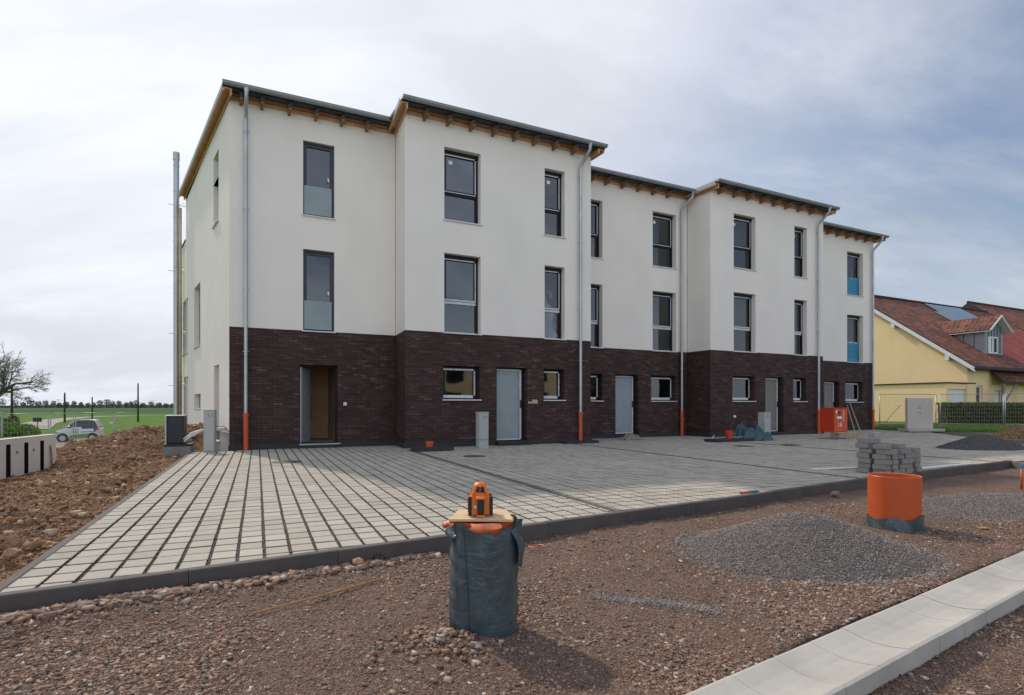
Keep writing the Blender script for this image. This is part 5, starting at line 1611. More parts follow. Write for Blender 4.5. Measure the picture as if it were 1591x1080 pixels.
# head cage
m = MB(); cxh, cyh = FLz(0.067, -0.062, 0)[:2]
m.tube([(cxh, cyh, lz + 0.120), (cxh, cyh, lz + 0.128)], 0.046, 20)
for k in range(4):
    a = math.pi / 4 + k * math.pi / 2 + 0.1
    p0 = Vector((cxh + 0.062 * math.cos(a), cyh + 0.062 * math.sin(a), lz + 0.118)); p1 = Vector((cxh + 0.028 * math.cos(a), cyh + 0.028 * math.sin(a), lz + 0.168))
    m.tube([p0, p1], [0.010, 0.008], 6)
m.lathe([(0.036, 0.160), (0.037, 0.166), (0.028, 0.178), (0.016, 0.183), (0, 0.184)], (cxh, cyh, lz), 20)
m.build('head_cage', ORG, la, smooth=True, autos=35)
m = MB(); m.lathe([(0.028, 0.126), (0.026, 0.160)], (cxh, cyh, lz), 16); m.build('lens_window', simple('dark_lens', (0.02, 0.015, 0.06), 0.1, bstr=0, spec=1.0), la, smooth=True, autos=40)

# ------------------------------------------------------------------ orange pipe
oy = 5.95; ox = (1389.5 - 795.5) / F_PX * oy
op = thing('orange_pipe', 'large upright orange pipe with plastic around its foot beside the gravel pile', 'pipe', (ox, oy, -0.13))
m = MB(); m.lathe([(0.232, -0.1), (0.236, 0.52), (0.238, 0.530), (0.234, 0.535), (0.222, 0.530), (0.220, -0.1)], (ox, oy, -0.13), 56, cap=False)
pb_ = m.build('pipe', M['orange'], op, smooth=True, autos=40)
m = MB()
def bag2(a, b):
    an = a * 2 * math.pi
    r = 0.244 + 0.008 * math.sin(an * 6 + b * 3) + 0.006 * math.sin(an * 11) + 0.03 * (1 - b) * (0.5 + 0.5 * math.sin(an * 3 + 2))
    return (ox + r * math.cos(an), oy + r * math.sin(an), -0.165 + b * (0.165 + 0.012 * math.sin(an * 5) + 0.02 * math.cos(an)))
m.grid(bag2, 120, 14)
m.build('plastic_bag', M['bag'], op, smooth=True)

# ------------------------------------------------------------------ lath, ring, scraps in the rubble
def ground_tube(name, pts, r, mat, lab, cat):
    P = [Vector((*gpt(px, py, -0.115), 0)) for px, py in pts]
    P = [Vector((p.x, p.y, float(rubble_h(np.array(p.x), np.array(p.y))) + r + 0.012)) for p in P]
    zc = max(p.z for p in P)
    P = [Vector((p.x, p.y, zc)) for p in P]
    m = MB(); m.tube(P, r, 5)
    return tag(m.build(name, mat, None, org=tuple(P[0])), lab, cat)
ground_tube('lath', [(390, 955), (490, 929), (596, 899)], 0.007, simple('raw_lath', (0.40, 0.22, 0.09), 0.8, var=0.3, vscale=14), 'thin wooden lath lying on the rubble in front of the kerb', 'lath')
c = Vector((*gpt(833, 852, -0.12), -0.10))
m = MB(); m.tube([c + Vector((0.065 * math.cos(a), 0.05 * math.sin(a), 0.004 * math.sin(3 * a))) for a in np.linspace(0, 6.1, 28)], 0.004, 5)
tag(m.build('strap_ring', M['orange'], None, org=tuple(c)), 'thin orange strap ring lying on the rubble by the kerb', 'strap')
x, y = gpt(1527, 822, -0.13)
m = MB(); m.box(x - 0.04, x + 0.04, y - 0.012, y + 0.012, -0.125, -0.112); tag(m.build('yellow_scrap', simple('yellow_plastic', (0.6, 0.38, 0.03), 0.5), None, org=(x, y, -0.13)), 'small yellow scrap on the rubble right of the orange pipe', 'scrap')
def rock(px, py, z, s, lab, mat='stone', seed=1):
    x, y = gpt(px, py, z); v, f = ico()
    r_ = np.random.default_rng(seed); V = v * r_.uniform(.75, 1.2, (12, 1)) * np.array([s, s * .8, s * .7])
    me = MB()
    for q in f: me.face([(x + V[i][0], y + V[i][1], z + V[i][2] + s * .45) for i in q])
    o = me.build('rock', M[mat], None, org=(x, y, z)); b = o.modifiers.new('b', 'BEVEL'); b.width = s * 0.08
    w_ = o.modifiers.new('w', 'WELD')
    tag(o, lab, 'rock')
rock(557, 878, -0.10, 0.055, 'brown lump of stone lying against the dark kerb', 'clod', 3)
rock(1297, 771, -0.12, 0.07, 'pale pointed stone beside the kerb left of the orange pipe', 'stone', 5)
rock(18, 868, -0.03, 0.075, 'large brown clod at the bottom of the earth mound by the kerb', 'clod', 8)
x, y = gpt(590, 870, -0.1)
crumple('scrap_film', x, y, -0.10, 0.09, 0.06, 0.03, M['black'], 'small black plastic scrap by the dark kerb', 'scrap', 2, n=10)
# marker post at the right edge of the picture
x = (1587.5 - 795.5) / F_PX * 8.6; y = 8.6
mk = thing('marker_post', 'red and white marker post with blue cap at the far right', 'post', (x, y, -0.13))
m = MB(); m.tube([(x, y, -0.13), (x, y, 0.19)], 0.016, 8); m.build('post', M['orange'], mk, smooth=True)
m = MB(); m.tube([(x, y, 0.191), (x, y, 0.24)], 0.022, 8); m.build('cap', M['bluefilm'], mk)

# ------------------------------------------------------------------ concrete retaining elements on the left
wa_, wb_ = Vector((-9.55, 10.75)), Vector((-10.2, 12.97))
dv = (wb_ - wa_).normalized()
w0 = wa_ - dv * 2.2
FWl = Frame((w0.x, w0.y), (wb_.x, wb_.y))
BIT = simple('bitumen', (0.007, 0.006, 0.006), 0.95, bstr=0, spec=0.1)
rw = thing('retaining_wall', 'pale concrete retaining wall element with black vertical strips', 'wall', (w0.x, w0.y, -0.4))
m = MB(); m.fbox(FWl, 0, FWl.L, -0.14, 0, -0.7, 0.482); m.build('panel', simple('pale_wall_concrete', (0.72, 0.68, 0.61), 0.9, var=0.08, vscale=1.5), rw, bevel=0.008)
for px in (12.5, 40.5, 65):
    u = FWl.upx(px)
    m = MB(); m.fbox(FWl, u - 0.070, u + 0.070, 0.001, 0.010, -0.6, 0.37); m.build('bitumen_strip', BIT, rw)
for px in (26, 52):
    u = FWl.upx(px)
    m = MB(); m.tube([FWl(u, 0.0, 0.20), FWl(u, 0.012, 0.20)], 0.035, 12); m.build('anchor_hole', M['zinc_dull'], rw)
u = FWl.upx(77)
m = MB(); m.tube([FWl(u, 0.02, 0.26), FWl(u + 0.05, 0.03, 0.0), FWl(u + 0.02, 0.03, -0.25), FWl(u - 0.01, 0.025, 0.0), FWl(u - 0.02, 0.02, 0.24)], 0.010, 6)
m.build('strap', simple('faded_red_strap', (0.30, 0.14, 0.13), 0.8), rw)
m = MB(); m.fbox(FWl, 0, FWl.L * 0.8, 0.002, 0.3, -0.72, -0.55); m.build('foot', M['concrete'], rw, bevel=0.01)

# L-shaped element on the right
ly_ = 24.4; FL_ = Frame(((1410 - 795.5) / F_PX * ly_, ly_), U=(0.995, 0.10))
le = thing('concrete_element', 'free-standing pale concrete L element in front of the site fence', 'concrete element', FL_(0, 0, 0))
m = MB(); m.fbox(FL_, 0.0, 1.17, -0.13, 0, 0.14, 1.43); m.build('upright', simple('warm_concrete', (0.52, 0.47, 0.41), 0.9, var=0.06, vscale=1.5), le, bevel=0.01)
m = MB(); m.fbox(FL_, -0.28, 1.36, -0.22, 0.40, 0.03, 0.138); m.build('foot', M['concrete'], le, bevel=0.01)
m = MB(); m.fbox(FL_, 0.0, 0.12, -0.1, 0.3, -0.05, 0.028); m.fbox(FL_, 0.95, 1.07, -0.1, 0.3, -0.05, 0.028); m.build('bearer', M['pole_wood'], le)
m = MB(); m.face([FL_(0.46, 0.003, 1.06), FL_(0.63, 0.003, 1.02), FL_(0.55, 0.003, 1.13)]); m.face([FL_(0.44, 0.003, 0.98), FL_(0.66, 0.003, 0.97), FL_(0.56, 0.003, 1.03)])
for k in range(3): m.fbox(FL_, 0.44 + k * 0.07, 0.49 + k * 0.07, 0.001, 0.003, 0.78, 0.84)
m.build('stencil_mark', M['zinc_dull'], le)

# ------------------------------------------------------------------ mesh site fences
def fence_panel(p0, p1, z0, z1, lab, grp, nh=8, sp=0.22, foot=True):
    F = Frame(p0, p1); t = thing('site_fence', lab, 'fence', F(0, 0, z0), grp)
    m = MB(); m.tube([F(0.03, 0, z0), F(0.03, 0, z1)], 0.024, 8); m.build('post', M['galv'], t, smooth=True)
    m = MB(); m.tube([F(F.L - 0.03, 0, z0), F(F.L - 0.03, 0, z1)], 0.024, 8); m.build('post', M['galv'], t, smooth=True)
    m = MB(); m.tube([F(0.0, 0, z1), F(F.L, 0, z1)], 0.018, 6); m.tube([F(0.0, 0, z0 + 0.18), F(F.L, 0, z0 + 0.18)], 0.016, 6); m.build('rail', M['galv'], t, smooth=True)
    m = MB()
    u = 0.15
    while u < F.L - 0.05:
        m.tube([F(u, 0, z0 + 0.18), F(u, 0, z1)], 0.0032, 3, cap=False); u += sp
    for k in range(1, nh): 
        z = z0 + 0.18 + (z1 - z0 - 0.18) * k / nh
        m.tube([F(0.03, 0, z), F(F.L - 0.03, 0, z)], 0.0035, 3, cap=False)
    m.build('wire_mesh', M['galv'], t)
    if foot:
        m = MB(); m.fbox(F, -0.12, 0.12, -0.3, 0.3, z0 - 0.1, z0 + 0.10); m.build('foot', M['concrete_dark'], t, bevel=0.02)
    return t
def pt(px, Y): return ((px - 795.5) / F_PX * Y, Y)
GF = 'mesh site fence panels'
fence_panel(pt(-70, 24.5), pt(3, 27), -1.25, 0.78, 'mesh fence panel at the far left edge, nearest the bare tree', GF)
fence_panel(pt(3, 27), pt(76, 30.3), -1.25, 0.72, 'mesh fence panel behind the striped concrete wall', GF)
fence_panel(pt(78, 30.5), pt(114.5, 33), -1.3, 0.69, 'mesh fence panel across the front of the small car', GF)
fence_panel(pt(117, 33.2), pt(177, 35.5), -1.35, 0.68, 'mesh fence panel across the middle and rear of the small car', GF)
fence_panel(pt(178, 35.6), pt(206, 37), -1.35, 0.66, 'mesh fence panel behind the earth mound, right of the small car', GF)
m = MB(); F_ = Frame(pt(169.5, 35.1), pt(175.5, 35.3)); m.fbox(F_, 0, F_.L, 0.03, 0.04, 0.02, 0.14); tag(m.build('fence_sign', M['white'], None, org=F_(0, 0, 0)), 'small white sign hung on the fence right of the car', 'sign')
fence_panel(pt(1366, 31), pt(1455, 31), -0.05, 1.72, 'mesh fence panel in front of the yellow gable, left of the hedge', GF, sp=0.12)
fence_panel(pt(1460, 31), pt(1560, 30.6), -0.05, 1.72, 'mesh fence panel standing in front of the hedge', GF, sp=0.12)
fence_panel(pt(1561, 30.6), pt(1668, 30.0), -0.05, 1.76, 'mesh fence panel in front of the hedge at the right edge', GF, sp=0.12)
a = Vector((*pt(1372, 31.5), 0.0)); b = Vector((*pt(1400, 31.2), 1.15))
m = MB(); m.tube([a, a.lerp(b, .5) + Vector((0, 0, .08)), b], 0.012, 5); tag(m.build('rod', M['pole_wood'], None, org=tuple(a)), 'thin bent rod leaning on the fence before the yellow gable', 'rod')

# ------------------------------------------------------------------ leaves, hedge, bushes, grass
def leaf_cloud(name, P, s, mat, parent=None, loc=(0, 0, 0), up=0.0):
    n = len(P); t = rng.normal(size=(n, 3)); t /= np.linalg.norm(t, axis=1)[:, None]
    w = np.cross(t, rng.normal(size=(n, 3))); w /= np.linalg.norm(w, axis=1)[:, None]
    s = np.asarray(s) * np.ones(n)
    a = t * s[:, None]; b = w * (s * 0.55)[:, None]
    V = np.stack([P - a, P + b, P + a, P - b], 1) - np.array(loc)
    Fc = np.arange(n * 4).reshape(n, 4)
    o = raw_mesh(name, V.reshape(-1, 3), Fc, mat, loc=loc)
    if parent is not None: o.parent = parent; o.location = (0, 0, 0)
    return o
hx0, hx1, hyy = pt(1457, 33.2)[0], pt(1660, 32.6)[0], 33.0
n = 26000
P = np.stack([rng.uniform(hx0, hx1 + 1, n), hyy + rng.uniform(-0.42, 0.42, n), rng.uniform(0.02, 1.25, n)], -1)
# shell weighting
k = rng.integers(0, 3, n); P[k == 0, 1] = hyy - 0.42 + rng.normal(0, .035, (k == 0).sum()); P[k == 1, 2] = 1.22 + rng.normal(0, .03, (k == 1).sum())
hd = thing('hedge', 'clipped green hedge behind the right-hand site fence', 'hedge', (hx0, hyy, 0))
leaf_cloud('foliage', P, rng.uniform(0.025, 0.055, n), M['hedge'], hd, (hx0, hyy, 0))
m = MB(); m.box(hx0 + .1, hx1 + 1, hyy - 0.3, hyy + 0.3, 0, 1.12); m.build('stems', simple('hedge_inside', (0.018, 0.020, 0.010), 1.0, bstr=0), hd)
def grass(name, x, y, z, h, mat, lab):
    n = len(x); th = rng.uniform(0, 2 * np.pi, n); w = 0.006 + 0.006 * rng.random(n)
    lean = rng.normal(0, .3, (n, 2)) * h[:, None]
    b = np.stack([np.cos(th) * w, np.sin(th) * w, np.zeros(n)], -1); p = np.stack([x, y, z], -1)
    tip = p + np.concatenate([lean, h[:, None]], 1)
    V = np.stack([p - b, p + b, tip], 1)
    o = raw_mesh(name, V.reshape(-1, 3), np.arange(n * 3).reshape(n, 3), mat)
    return tag(o, lab, 'grass', kind='stuff')
n = 60000
x = rng.uniform(16.9, 34, n); y = 24.3 + 9.5 * rng.random(n) ** 1.2
k = (rng.random(n) < np.clip(0.35 + 2.5 * (fbm(x * .7, y * 1.5, 3) + .2), .05, 1)) & ~((x > FL_(0, 0, 0)[0] - 0.3) & (x < FL_(1.4, 0, 0)[0]) & (y < 25))
x, y = x[k], y[k]
grass('lawn_grass', x, y, np.full(len(x), -0.02), rng.uniform(0.05, 0.17, len(x)), M['grass'], 'short green grass strip between the yard and the hedge')
n = 26000
x = rng.uniform(-30, -9.5, n); y = 20 + 22 * rng.random(n)
grass('verge_grass', x, y, field_h(x, y), rng.uniform(0.06, 0.22, n), M['grass'], 'rough grass behind the striped wall and the mound')

def bush(name, px, Y, w, h, dp, z0, mat, lab, n, s, cat='bush', grp=None):
    x, y = pt(px, Y); t = thing(name, lab, cat, (x, y, z0), grp)
    th = rng.uniform(0, 2 * np.pi, n); ph = np.arccos(rng.uniform(0, 1, n)); r = rng.uniform(.65, 1.0, n) ** .6
    nb_ = 7; cb = rng.normal(0, .38, (nb_, 3)); cb[:, 2] = np.abs(cb[:, 2]) * .4; id_ = rng.integers(0, nb_, n)
    q = np.stack([np.cos(th) * np.sin(ph), np.sin(th) * np.sin(ph), np.cos(ph)], -1) * r[:, None] * .62 + cb[id_] * .8
    P = np.array([x, y, z0]) + q * np.array([w / 2, dp / 2, h])
    P[:, 2] = np.maximum(P[:, 2], z0)
    leaf_cloud('foliage', P, rng.uniform(s * .6, s * 1.3, n), mat, t, (x, y, z0))
    m = MB()
    for k in range(6): m.tube([(x, y, z0 - .1), (x + rng.normal(0, w * .12), y, z0 + h * .6)], [0.04, 0.01], 5)
    m.build('stem', M['bark'], t)
    return t
bush('bush', 28, 50, 3.6, 1.55, 2.2, -1.48, M['bush'], 'broad bright green bush beyond the left fence', 5000, 0.07)
bush('bush', 5, 49, 2.6, 1.25, 1.8, -1.48, M['bush'], 'rounded green bush at the left edge beyond the fence', 3000, 0.07)
bush('bush', 6, 62, 3.4, 1.9, 2.5, -1.5, M['hedge'], 'dark green bush at the left edge below the bare tree', 3000, 0.08)
bush('red_shrub', 23, 75, 1.6, 1.9, 1.4, -1.5, M['redbush'], 'small reddish shrub by the pole below the bare tree', 1500, 0.07, 'shrub')

# ------------------------------------------------------------------ road and track across the field
def ribbon(name, pts, wid, z, mat):
    P = [Vector((*pt(px, F_PX * (CAMH - z) / (py - HZ)), 0)) for px, py in pts]
    m = MB()
    for i in range(len(P) - 1):
        def off(k):
            a = P[max(k - 1, 0)]; b = P[min(k + 1, len(P) - 1)]; d = (b - a).normalized(); return Vector((-d.y, d.x, 0)) * wid / 2
        a, b = P[i], P[i + 1]; o1, o2 = off(i), off(i + 1)
        m.face([(a - o1).to_tuple()[:2] + (z,), (b - o2).to_tuple()[:2] + (z,), (b + o2).to_tuple()[:2] + (z,), (a + o1).to_tuple()[:2] + (z,)])
    return struct(m.build(name, mat))
ribbon('field_road', [(40, 667), (56, 659), (70, 655.5), (85, 652.5), (115, 649.5), (150, 647.5), (200, 646), (270, 645), (420, 644.2), (700, 643.4)], 4.2, -1.44, M['road'])
m = MB()
tp = [pt(76, 30), pt(215, 31), pt(235, 44), pt(70, 44)]
m.face([(p[0], p[1], -1.29 if i < 2 else -1.42) for i, p in enumerate(tp)])
struct(m.build('dirt_track', M['track']))
for px, py, lab in ((58.5, 652, 'small dark sign board beside the field road near the bushes'),):
    x, y = pt(px, 66); t = thing('road_sign', lab, 'sign', (x, y, -1.5))
    m = MB(); m.box(x - .03, x + .03, y - .03, y + .03, -1.5, -0.3); m.build('post', M['pole_wood'], t)
    m = MB(); m.box(x - .5, x + .5, y - .08, y - .035, -0.75, -0.25); m.build('board', M['black'], t)
# utility poles
def pole(px, ytop, Y, r, lab, zb=-1.5):
    x, y = pt(px, Y); zt = CAMH + (HZ - ytop) / F_PX * Y
    t = thing('utility_pole', lab, 'pole', (x, y, zb), 'wooden poles in the fields')
    m = MB(); m.tube([(x, y, zb), (x, y, zt)], [r * 1.15, r * .85], 8); m.build('shaft', M['pole_wood'], t, smooth=True)
    m = MB(); m.tube([(x, y, zt + 0.0), (x, y, zt + r * 2)], [r * 0.95, r * 0.3], 8); m.build('cap', M['zinc_dull'], t)
pole(18.5, 600, 80, 0.15, 'dark pole standing behind the bare tree')
pole(100.5, 612, 88, 0.13, 'wooden pole above the front of the small car')
pole(143.2, 618, 105, 0.12, 'wooden pole above the rear of the small car')
pole(214.5, 597, 92, 0.12, 'tallest pole, alone in the field left of the flue')

# ------------------------------------------------------------------ far tree row
band = []
n = 9000
Px = np.array([pt(px, 640)[0] for px in (-200, 300)])
x = rng.uniform(Px[0], Px[1], n); y = 640 + rng.uniform(-6, 10, n); z = -1.5 + rng.random(n) ** 1.5 * (1.6 + 1.8 * (vnoise(x * 0.03, x * 0 + 3)))
tag(leaf_cloud('far_woodland', np.stack([x, y, z], -1), 1.2, M['farleaf']), 'low dark line of distant woodland on the horizon', 'woodland', kind='stuff')
ft = [(4, 17, 13), (24, 15, 11), (36, 10, 9), (43, 24, 12), (50, 15, 10), (60, 13, 11), (71, 15, 10), (83, 13, 9), (92, 9, 8), (103, 11, 10), (115, 13, 9), (126, 10, 8), (137, 9, 9), (146, 9, 8), (155, 15, 11), (166, 17, 12), (175, 13, 11), (185, 14, 9), (196, 10, 9), (204, 13, 8), (212, 15, 10), (222, 9, 9), (235, 10, 12), (247, 9, 11), (258, 8, 10), (268, 7, 9)]
for px, hpx, wpx in ft:
    Y = 560 + rnd.uniform(-25, 25); s = Y / F_PX; x, y = pt(px, Y); z0 = -1.5
    H = (hpx * 0.72 + 2.6) * s; Wd = wpx * s * 0.42
    t = thing('field_tree', 'small dark tree in the distant row along the field horizon', 'tree', (x, y, z0), 'distant trees along the horizon')
    n = 170
    q = rng.normal(size=(n, 3)); q /= np.linalg.norm(q, axis=1)[:, None]; q *= rng.uniform(.5, 1.0, n)[:, None]
    P = np.array([x, y, z0 + H * 0.62]) + q * np.array([Wd, Wd, H * 0.36])
    leaf_cloud('crown', P, rng.uniform(.35, .8, n), M['farleaf'], t, (x, y, z0))
    m = MB(); m.tube([(x, y, z0), (x, y, z0 + H * .6)], [0.35, 0.15], 5); m.build('trunk', M['bark'], t)
# pylons, faint
def pylon(px, Y, ytop, lab):
    x, y = pt(px, Y); zt = CAMH + (HZ - ytop) / F_PX * Y; z0 = -1.5
    t = thing('power_pylon', lab, 'pylon', (x, y, z0), 'distant power pylons')
    m = MB(); w = 1.6
    for sx in (-1, 1): m.tube([(x + sx * 2.2, y, z0), (x + sx * .3, y, zt)], 0.16, 4)
    for k in range(5):
        f0, f1 = k / 5, (k + 1) / 5
        m.tube([(x - 2.2 + 1.9 * f0, y, z0 + (zt - z0) * f0), (x + 2.2 - 1.9 * f1, y, z0 + (zt - z0) * f1)], 0.10, 4)
    m.build('mast', M['galv'], t)
    m = MB()
    for f, wd in ((0.97, 5.0), (0.82, 8.5)): m.tube([(x - wd, y, z0 + (zt - z0) * f), (x + wd, y, z0 + (zt - z0) * f)], 0.14, 4)
    m.build('cross_arm', M['galv'], t)
pylon(90, 900, 620.5, 'faint pylon on the horizon above the front of the car')
pylon(168, 820, 620.5, 'faint pylon on the horizon right of the second wooden pole')
pylon(236, 900, 622.5, 'faint pylon on the horizon just left of the flue')

# ------------------------------------------------------------------ bare tree
bt = thing('bare_tree', 'large nearly bare spring tree at the left edge', 'tree', (*pt(-14, 72), -1.5), None)
bx_, by_ = pt(-14, 72)
mt, mc = MB(), MB()
rt = random.Random(23); tips = []
def grow(mbx, p, d, L, r, lev):
    seg = 3; pts = [p]; q = p; dd = d
    for k in range(seg):
        dd = (dd + Vector((rt.gauss(0, .16), rt.gauss(0, .16), rt.gauss(0.0, .12) + (0.03 if lev < 3 else -0.02)))).normalized()
        q = q + dd * L / seg; pts.append(q)
    mbx.tube(pts, [r * (1 - 0.35 * k / seg) for k in range(seg + 1)], 6 if lev < 2 else 4 if lev < 4 else 3, cap=False)
    if lev >= 4: tips.extend(pts[1:])
    if lev >= 6: return
    nchild = (4, 4, 3, 3, 3, 3)[lev]
    for k in range(nchild):
        a = pts[rt.choice((1, 2, 3, 3))] if lev else pts[rt.choice((2, 3))]
        az = rt.uniform(0, 2 * math.pi); sp_ = rt.uniform(.45, 1.0)
        x_ = dd.orthogonal().normalized(); y_ = dd.cross(x_)
        nd = (dd + (x_ * math.cos(az) + y_ * math.sin(az)) * sp_).normalized()
        if nd.z < -0.35: nd.z = -0.2; nd.normalize()
        grow(mc if lev >= 1 else mt, a, nd, L * rt.uniform(.62, .82), max(r * .58, 0.014), lev + 1)
grow(mt, Vector((bx_, by_, -1.6)), Vector((0.12, 0, 1)), 3.9, 0.36, 0)
mt.build('trunk', M['bark'], bt, smooth=True); mc.build('crown', M['twig'], bt)
tp_ = np.array([tuple(v) for v in tips]); tp_ = tp_[rng.integers(0, len(tp_), 16000)] + rng.normal(0, .10, (16000, 3))
leaf_cloud('young_leaves', tp_, 0.045, M['twig'], bt, tuple(bt.location))

# ------------------------------------------------------------------ small car (side view, nose to the left)
CY_ = 39.5; czx = pt(85.5, CY_)[0]
_FC0 = Frame((czx, CY_), U=(0.93, 0.36))
class _Car(Frame):
    def __call__(s, u, d, z): return Frame.__call__(s, u * 0.75, d, z)
FCr = _Car((czx, CY_), U=(0.93, 0.36))
cz = CAMH + (HZ - 688) / F_PX * CY_
car = thing('small_car', 'small white city car with black rear cabin and green stripe behind the fence', 'car', FCr(0, 0, cz))
L_ = 3.36; Wc = 1.4
CW = simple('car_white', (0.58, 0.60, 0.62), 0.3, var=0.02, bstr=0, spec=0.6)
CG = simple('car_green', (0.12, 0.30, 0.05), 0.35, bstr=0)
CB = simple('car_black', (0.008, 0.008, 0.016), 0.25, bstr=0, spec=0.7)
# lower body by stations: u, sill z, shoulder z, half width inset
st_ = [(0.0, .35, .62, .30), (0.06, .26, .76, .12), (0.25, .22, .88, .04), (0.62, .20, .97, .0), (1.0, .20, 1.02, 0), (1.5, .20, 1.04, 0), (2.2, .20, 1.05, 0), (2.9, .20, 1.06, .0), (3.2, .24, 1.06, .05), (3.32, .32, 1.0, .12), (3.36, .42, .85, .22)]
m = MB()
rings = []
for (u, z0, z1, ins) in st_:
    h = z1 - z0
    pr = [(-ins - 0.06, z0), (-ins, z0 + h * .25), (-ins, z0 + h * .7), (-ins - 0.07, z1), (-Wc + ins + 0.07, z1), (-Wc + ins, z0 + h * .7), (-Wc + ins, z0 + h * .25), (-Wc + ins + .06, z0)]
    rings.append([FCr(u, d, cz + z) for d, z in pr])
for a, b in zip(rings, rings[1:]):
    for k in range(8): m.face([a[k], b[k], b[(k + 1) % 8], a[(k + 1) % 8]])
m.face(rings[0][::-1]); m.face(rings[-1])
m.build('body', CW, car, bevel=0.01)
gh = [(0.78, .99, .99, .10), (1.35, 1.03, 1.46, .16), (1.7, 1.04, 1.55, .17), (2.5, 1.05, 1.56, .17), (3.0, 1.05, 1.50, .18), (3.30, 1.04, 1.10, .20)]
m = MB(); rings = []
for (u, z0, z1, ins) in gh:
    rings.append([FCr(u, -0.07, cz + z0), FCr(u, -ins - .02, cz + max(z1 - .03, z0)), FCr(u, -Wc + ins + .02, cz + max(z1 - .03, z0)), FCr(u, -Wc + .07, cz + z0)])
for a, b in zip(rings, rings[1:]):
    for k in range(3): m.face([a[k], b[k], b[k + 1], a[k + 1]])
m.build('cabin_glass', simple('car_glass', (0.02, 0.03, 0.025), 0.15, bstr=0, spec=0.6), car)
m = MB()
for (a, b) in zip(gh, gh[1:]):
    if b[2] < 1.2: continue
    m.hexa([FCr(a[0], -a[3], cz + a[2] - .03), FCr(b[0], -b[3], cz + b[2] - .03), FCr(b[0], -Wc + b[3], cz + b[2] - .03), FCr(a[0], -Wc + a[3], cz + a[2] - .03),
            FCr(a[0], -a[3], cz + a[2]), FCr(b[0], -b[3], cz + b[2] + .01), FCr(b[0], -Wc + b[3], cz + b[2] + .01), FCr(a[0], -Wc + a[3], cz + a[2])]) if a[0] > 1.0 else m.tube([FCr(a[0], -0.09, cz + a[1]), FCr(b[0], -b[3], cz + b[2])], 0.03, 6)
m.tube([FCr(3.0, -.19, cz + 1.49), FCr(3.31, -.12, cz + 1.0)], 0.05, 6)
m.build('roof', CW, car)
m = MB(); m.hexa([FCr(2.02, 0.006, cz + .70), FCr(3.05, 0.006, cz + .72), FCr(3.05, -.05, cz + .72), FCr(2.02, -.05, cz + .70), FCr(1.98, -.06, cz + 1.06), FCr(3.24, -.06, cz + 1.07), FCr(3.24, -.1, cz + 1.07), FCr(1.98, -.1, cz + 1.06)])
m.hexa([FCr(1.98, -.055, cz + 1.061), FCr(3.22, -.075, cz + 1.071), FCr(3.2, -.12, cz + 1.071), FCr(1.98, -.12, cz + 1.061), FCr(1.98, -.16, cz + 1.50), FCr(2.98, -.16, cz + 1.46), FCr(2.98, -.2, cz + 1.46), FCr(1.98, -.2, cz + 1.50)])
m.build('rear_panel', CB, car)
m = MB(); m.hexa([FCr(0.95, 0.007, cz + .30), FCr(2.5, 0.007, cz + .32), FCr(2.5, -.02, cz + .32), FCr(.95, -.02, cz + .30), FCr(1.15, 0.007, cz + .50), FCr(2.5, 0.007, cz + .60), FCr(2.5, -.02, cz + .60), FCr(1.15, -.02, cz + .50)])
m.build('green_stripe', CG, car)
m = MB(); m.hexa([FCr(1.20, 0.008, cz + .70), FCr(1.75, 0.008, cz + .66), FCr(1.75, -.02, cz + .66), FCr(1.2, -.02, cz + .70), FCr(1.25, -.02, cz + .88), FCr(1.85, -.02, cz + .92), FCr(1.85, -.04, cz + .92), FCr(1.25, -.04, cz + .88)])
m.build('door_graphic', M['zinc_dull'], car)
m = MB(); m.hexa([FCr(3.10, 0.0, cz + .82), FCr(3.26, -.03, cz + .82), FCr(3.26, -.12, cz + .82), FCr(3.10, -.1, cz + .82), FCr(3.16, -.05, cz + 1.10), FCr(3.26, -.08, cz + 1.10), FCr(3.26, -.14, cz + 1.10), FCr(3.16, -.12, cz + 1.10)])
m.build('tail_light', M['red'], car)
m = MB(); m.fbox(FCr, 0.05, 0.26, -0.19, -0.045, cz + .66, cz + .78); m.build('headlight', M['galv'], car, bevel=.02)
m = MB(); m.fbox(FCr, 1.02, 1.16, 0.0, 0.13, cz + 1.0, cz + 1.12); m.build('wing_mirror', CB, car, bevel=.02)
for u in (0.55, 2.83):
    for d in (0.012, -Wc + 0.16):
        m = MB(); m.tube([FCr(u, d, cz + .29), FCr(u, d - 0.18, cz + .29)], 0.29, 20); w_ = m.build('wheel', M['black'], car)
        m = MB(); m.tube([FCr(u, d + 0.006, cz + .29), FCr(u, d - 0.02, cz + .29)], 0.185, 16); m.build('rim', M['zinc'], w_)
m = MB()
for u in (0.55, 2.83): m.tube([FCr(u, 0.004, cz + .31), FCr(u, -.1, cz + .31)], 0.34, 20)
m.build('wheel_arch', CB, car)

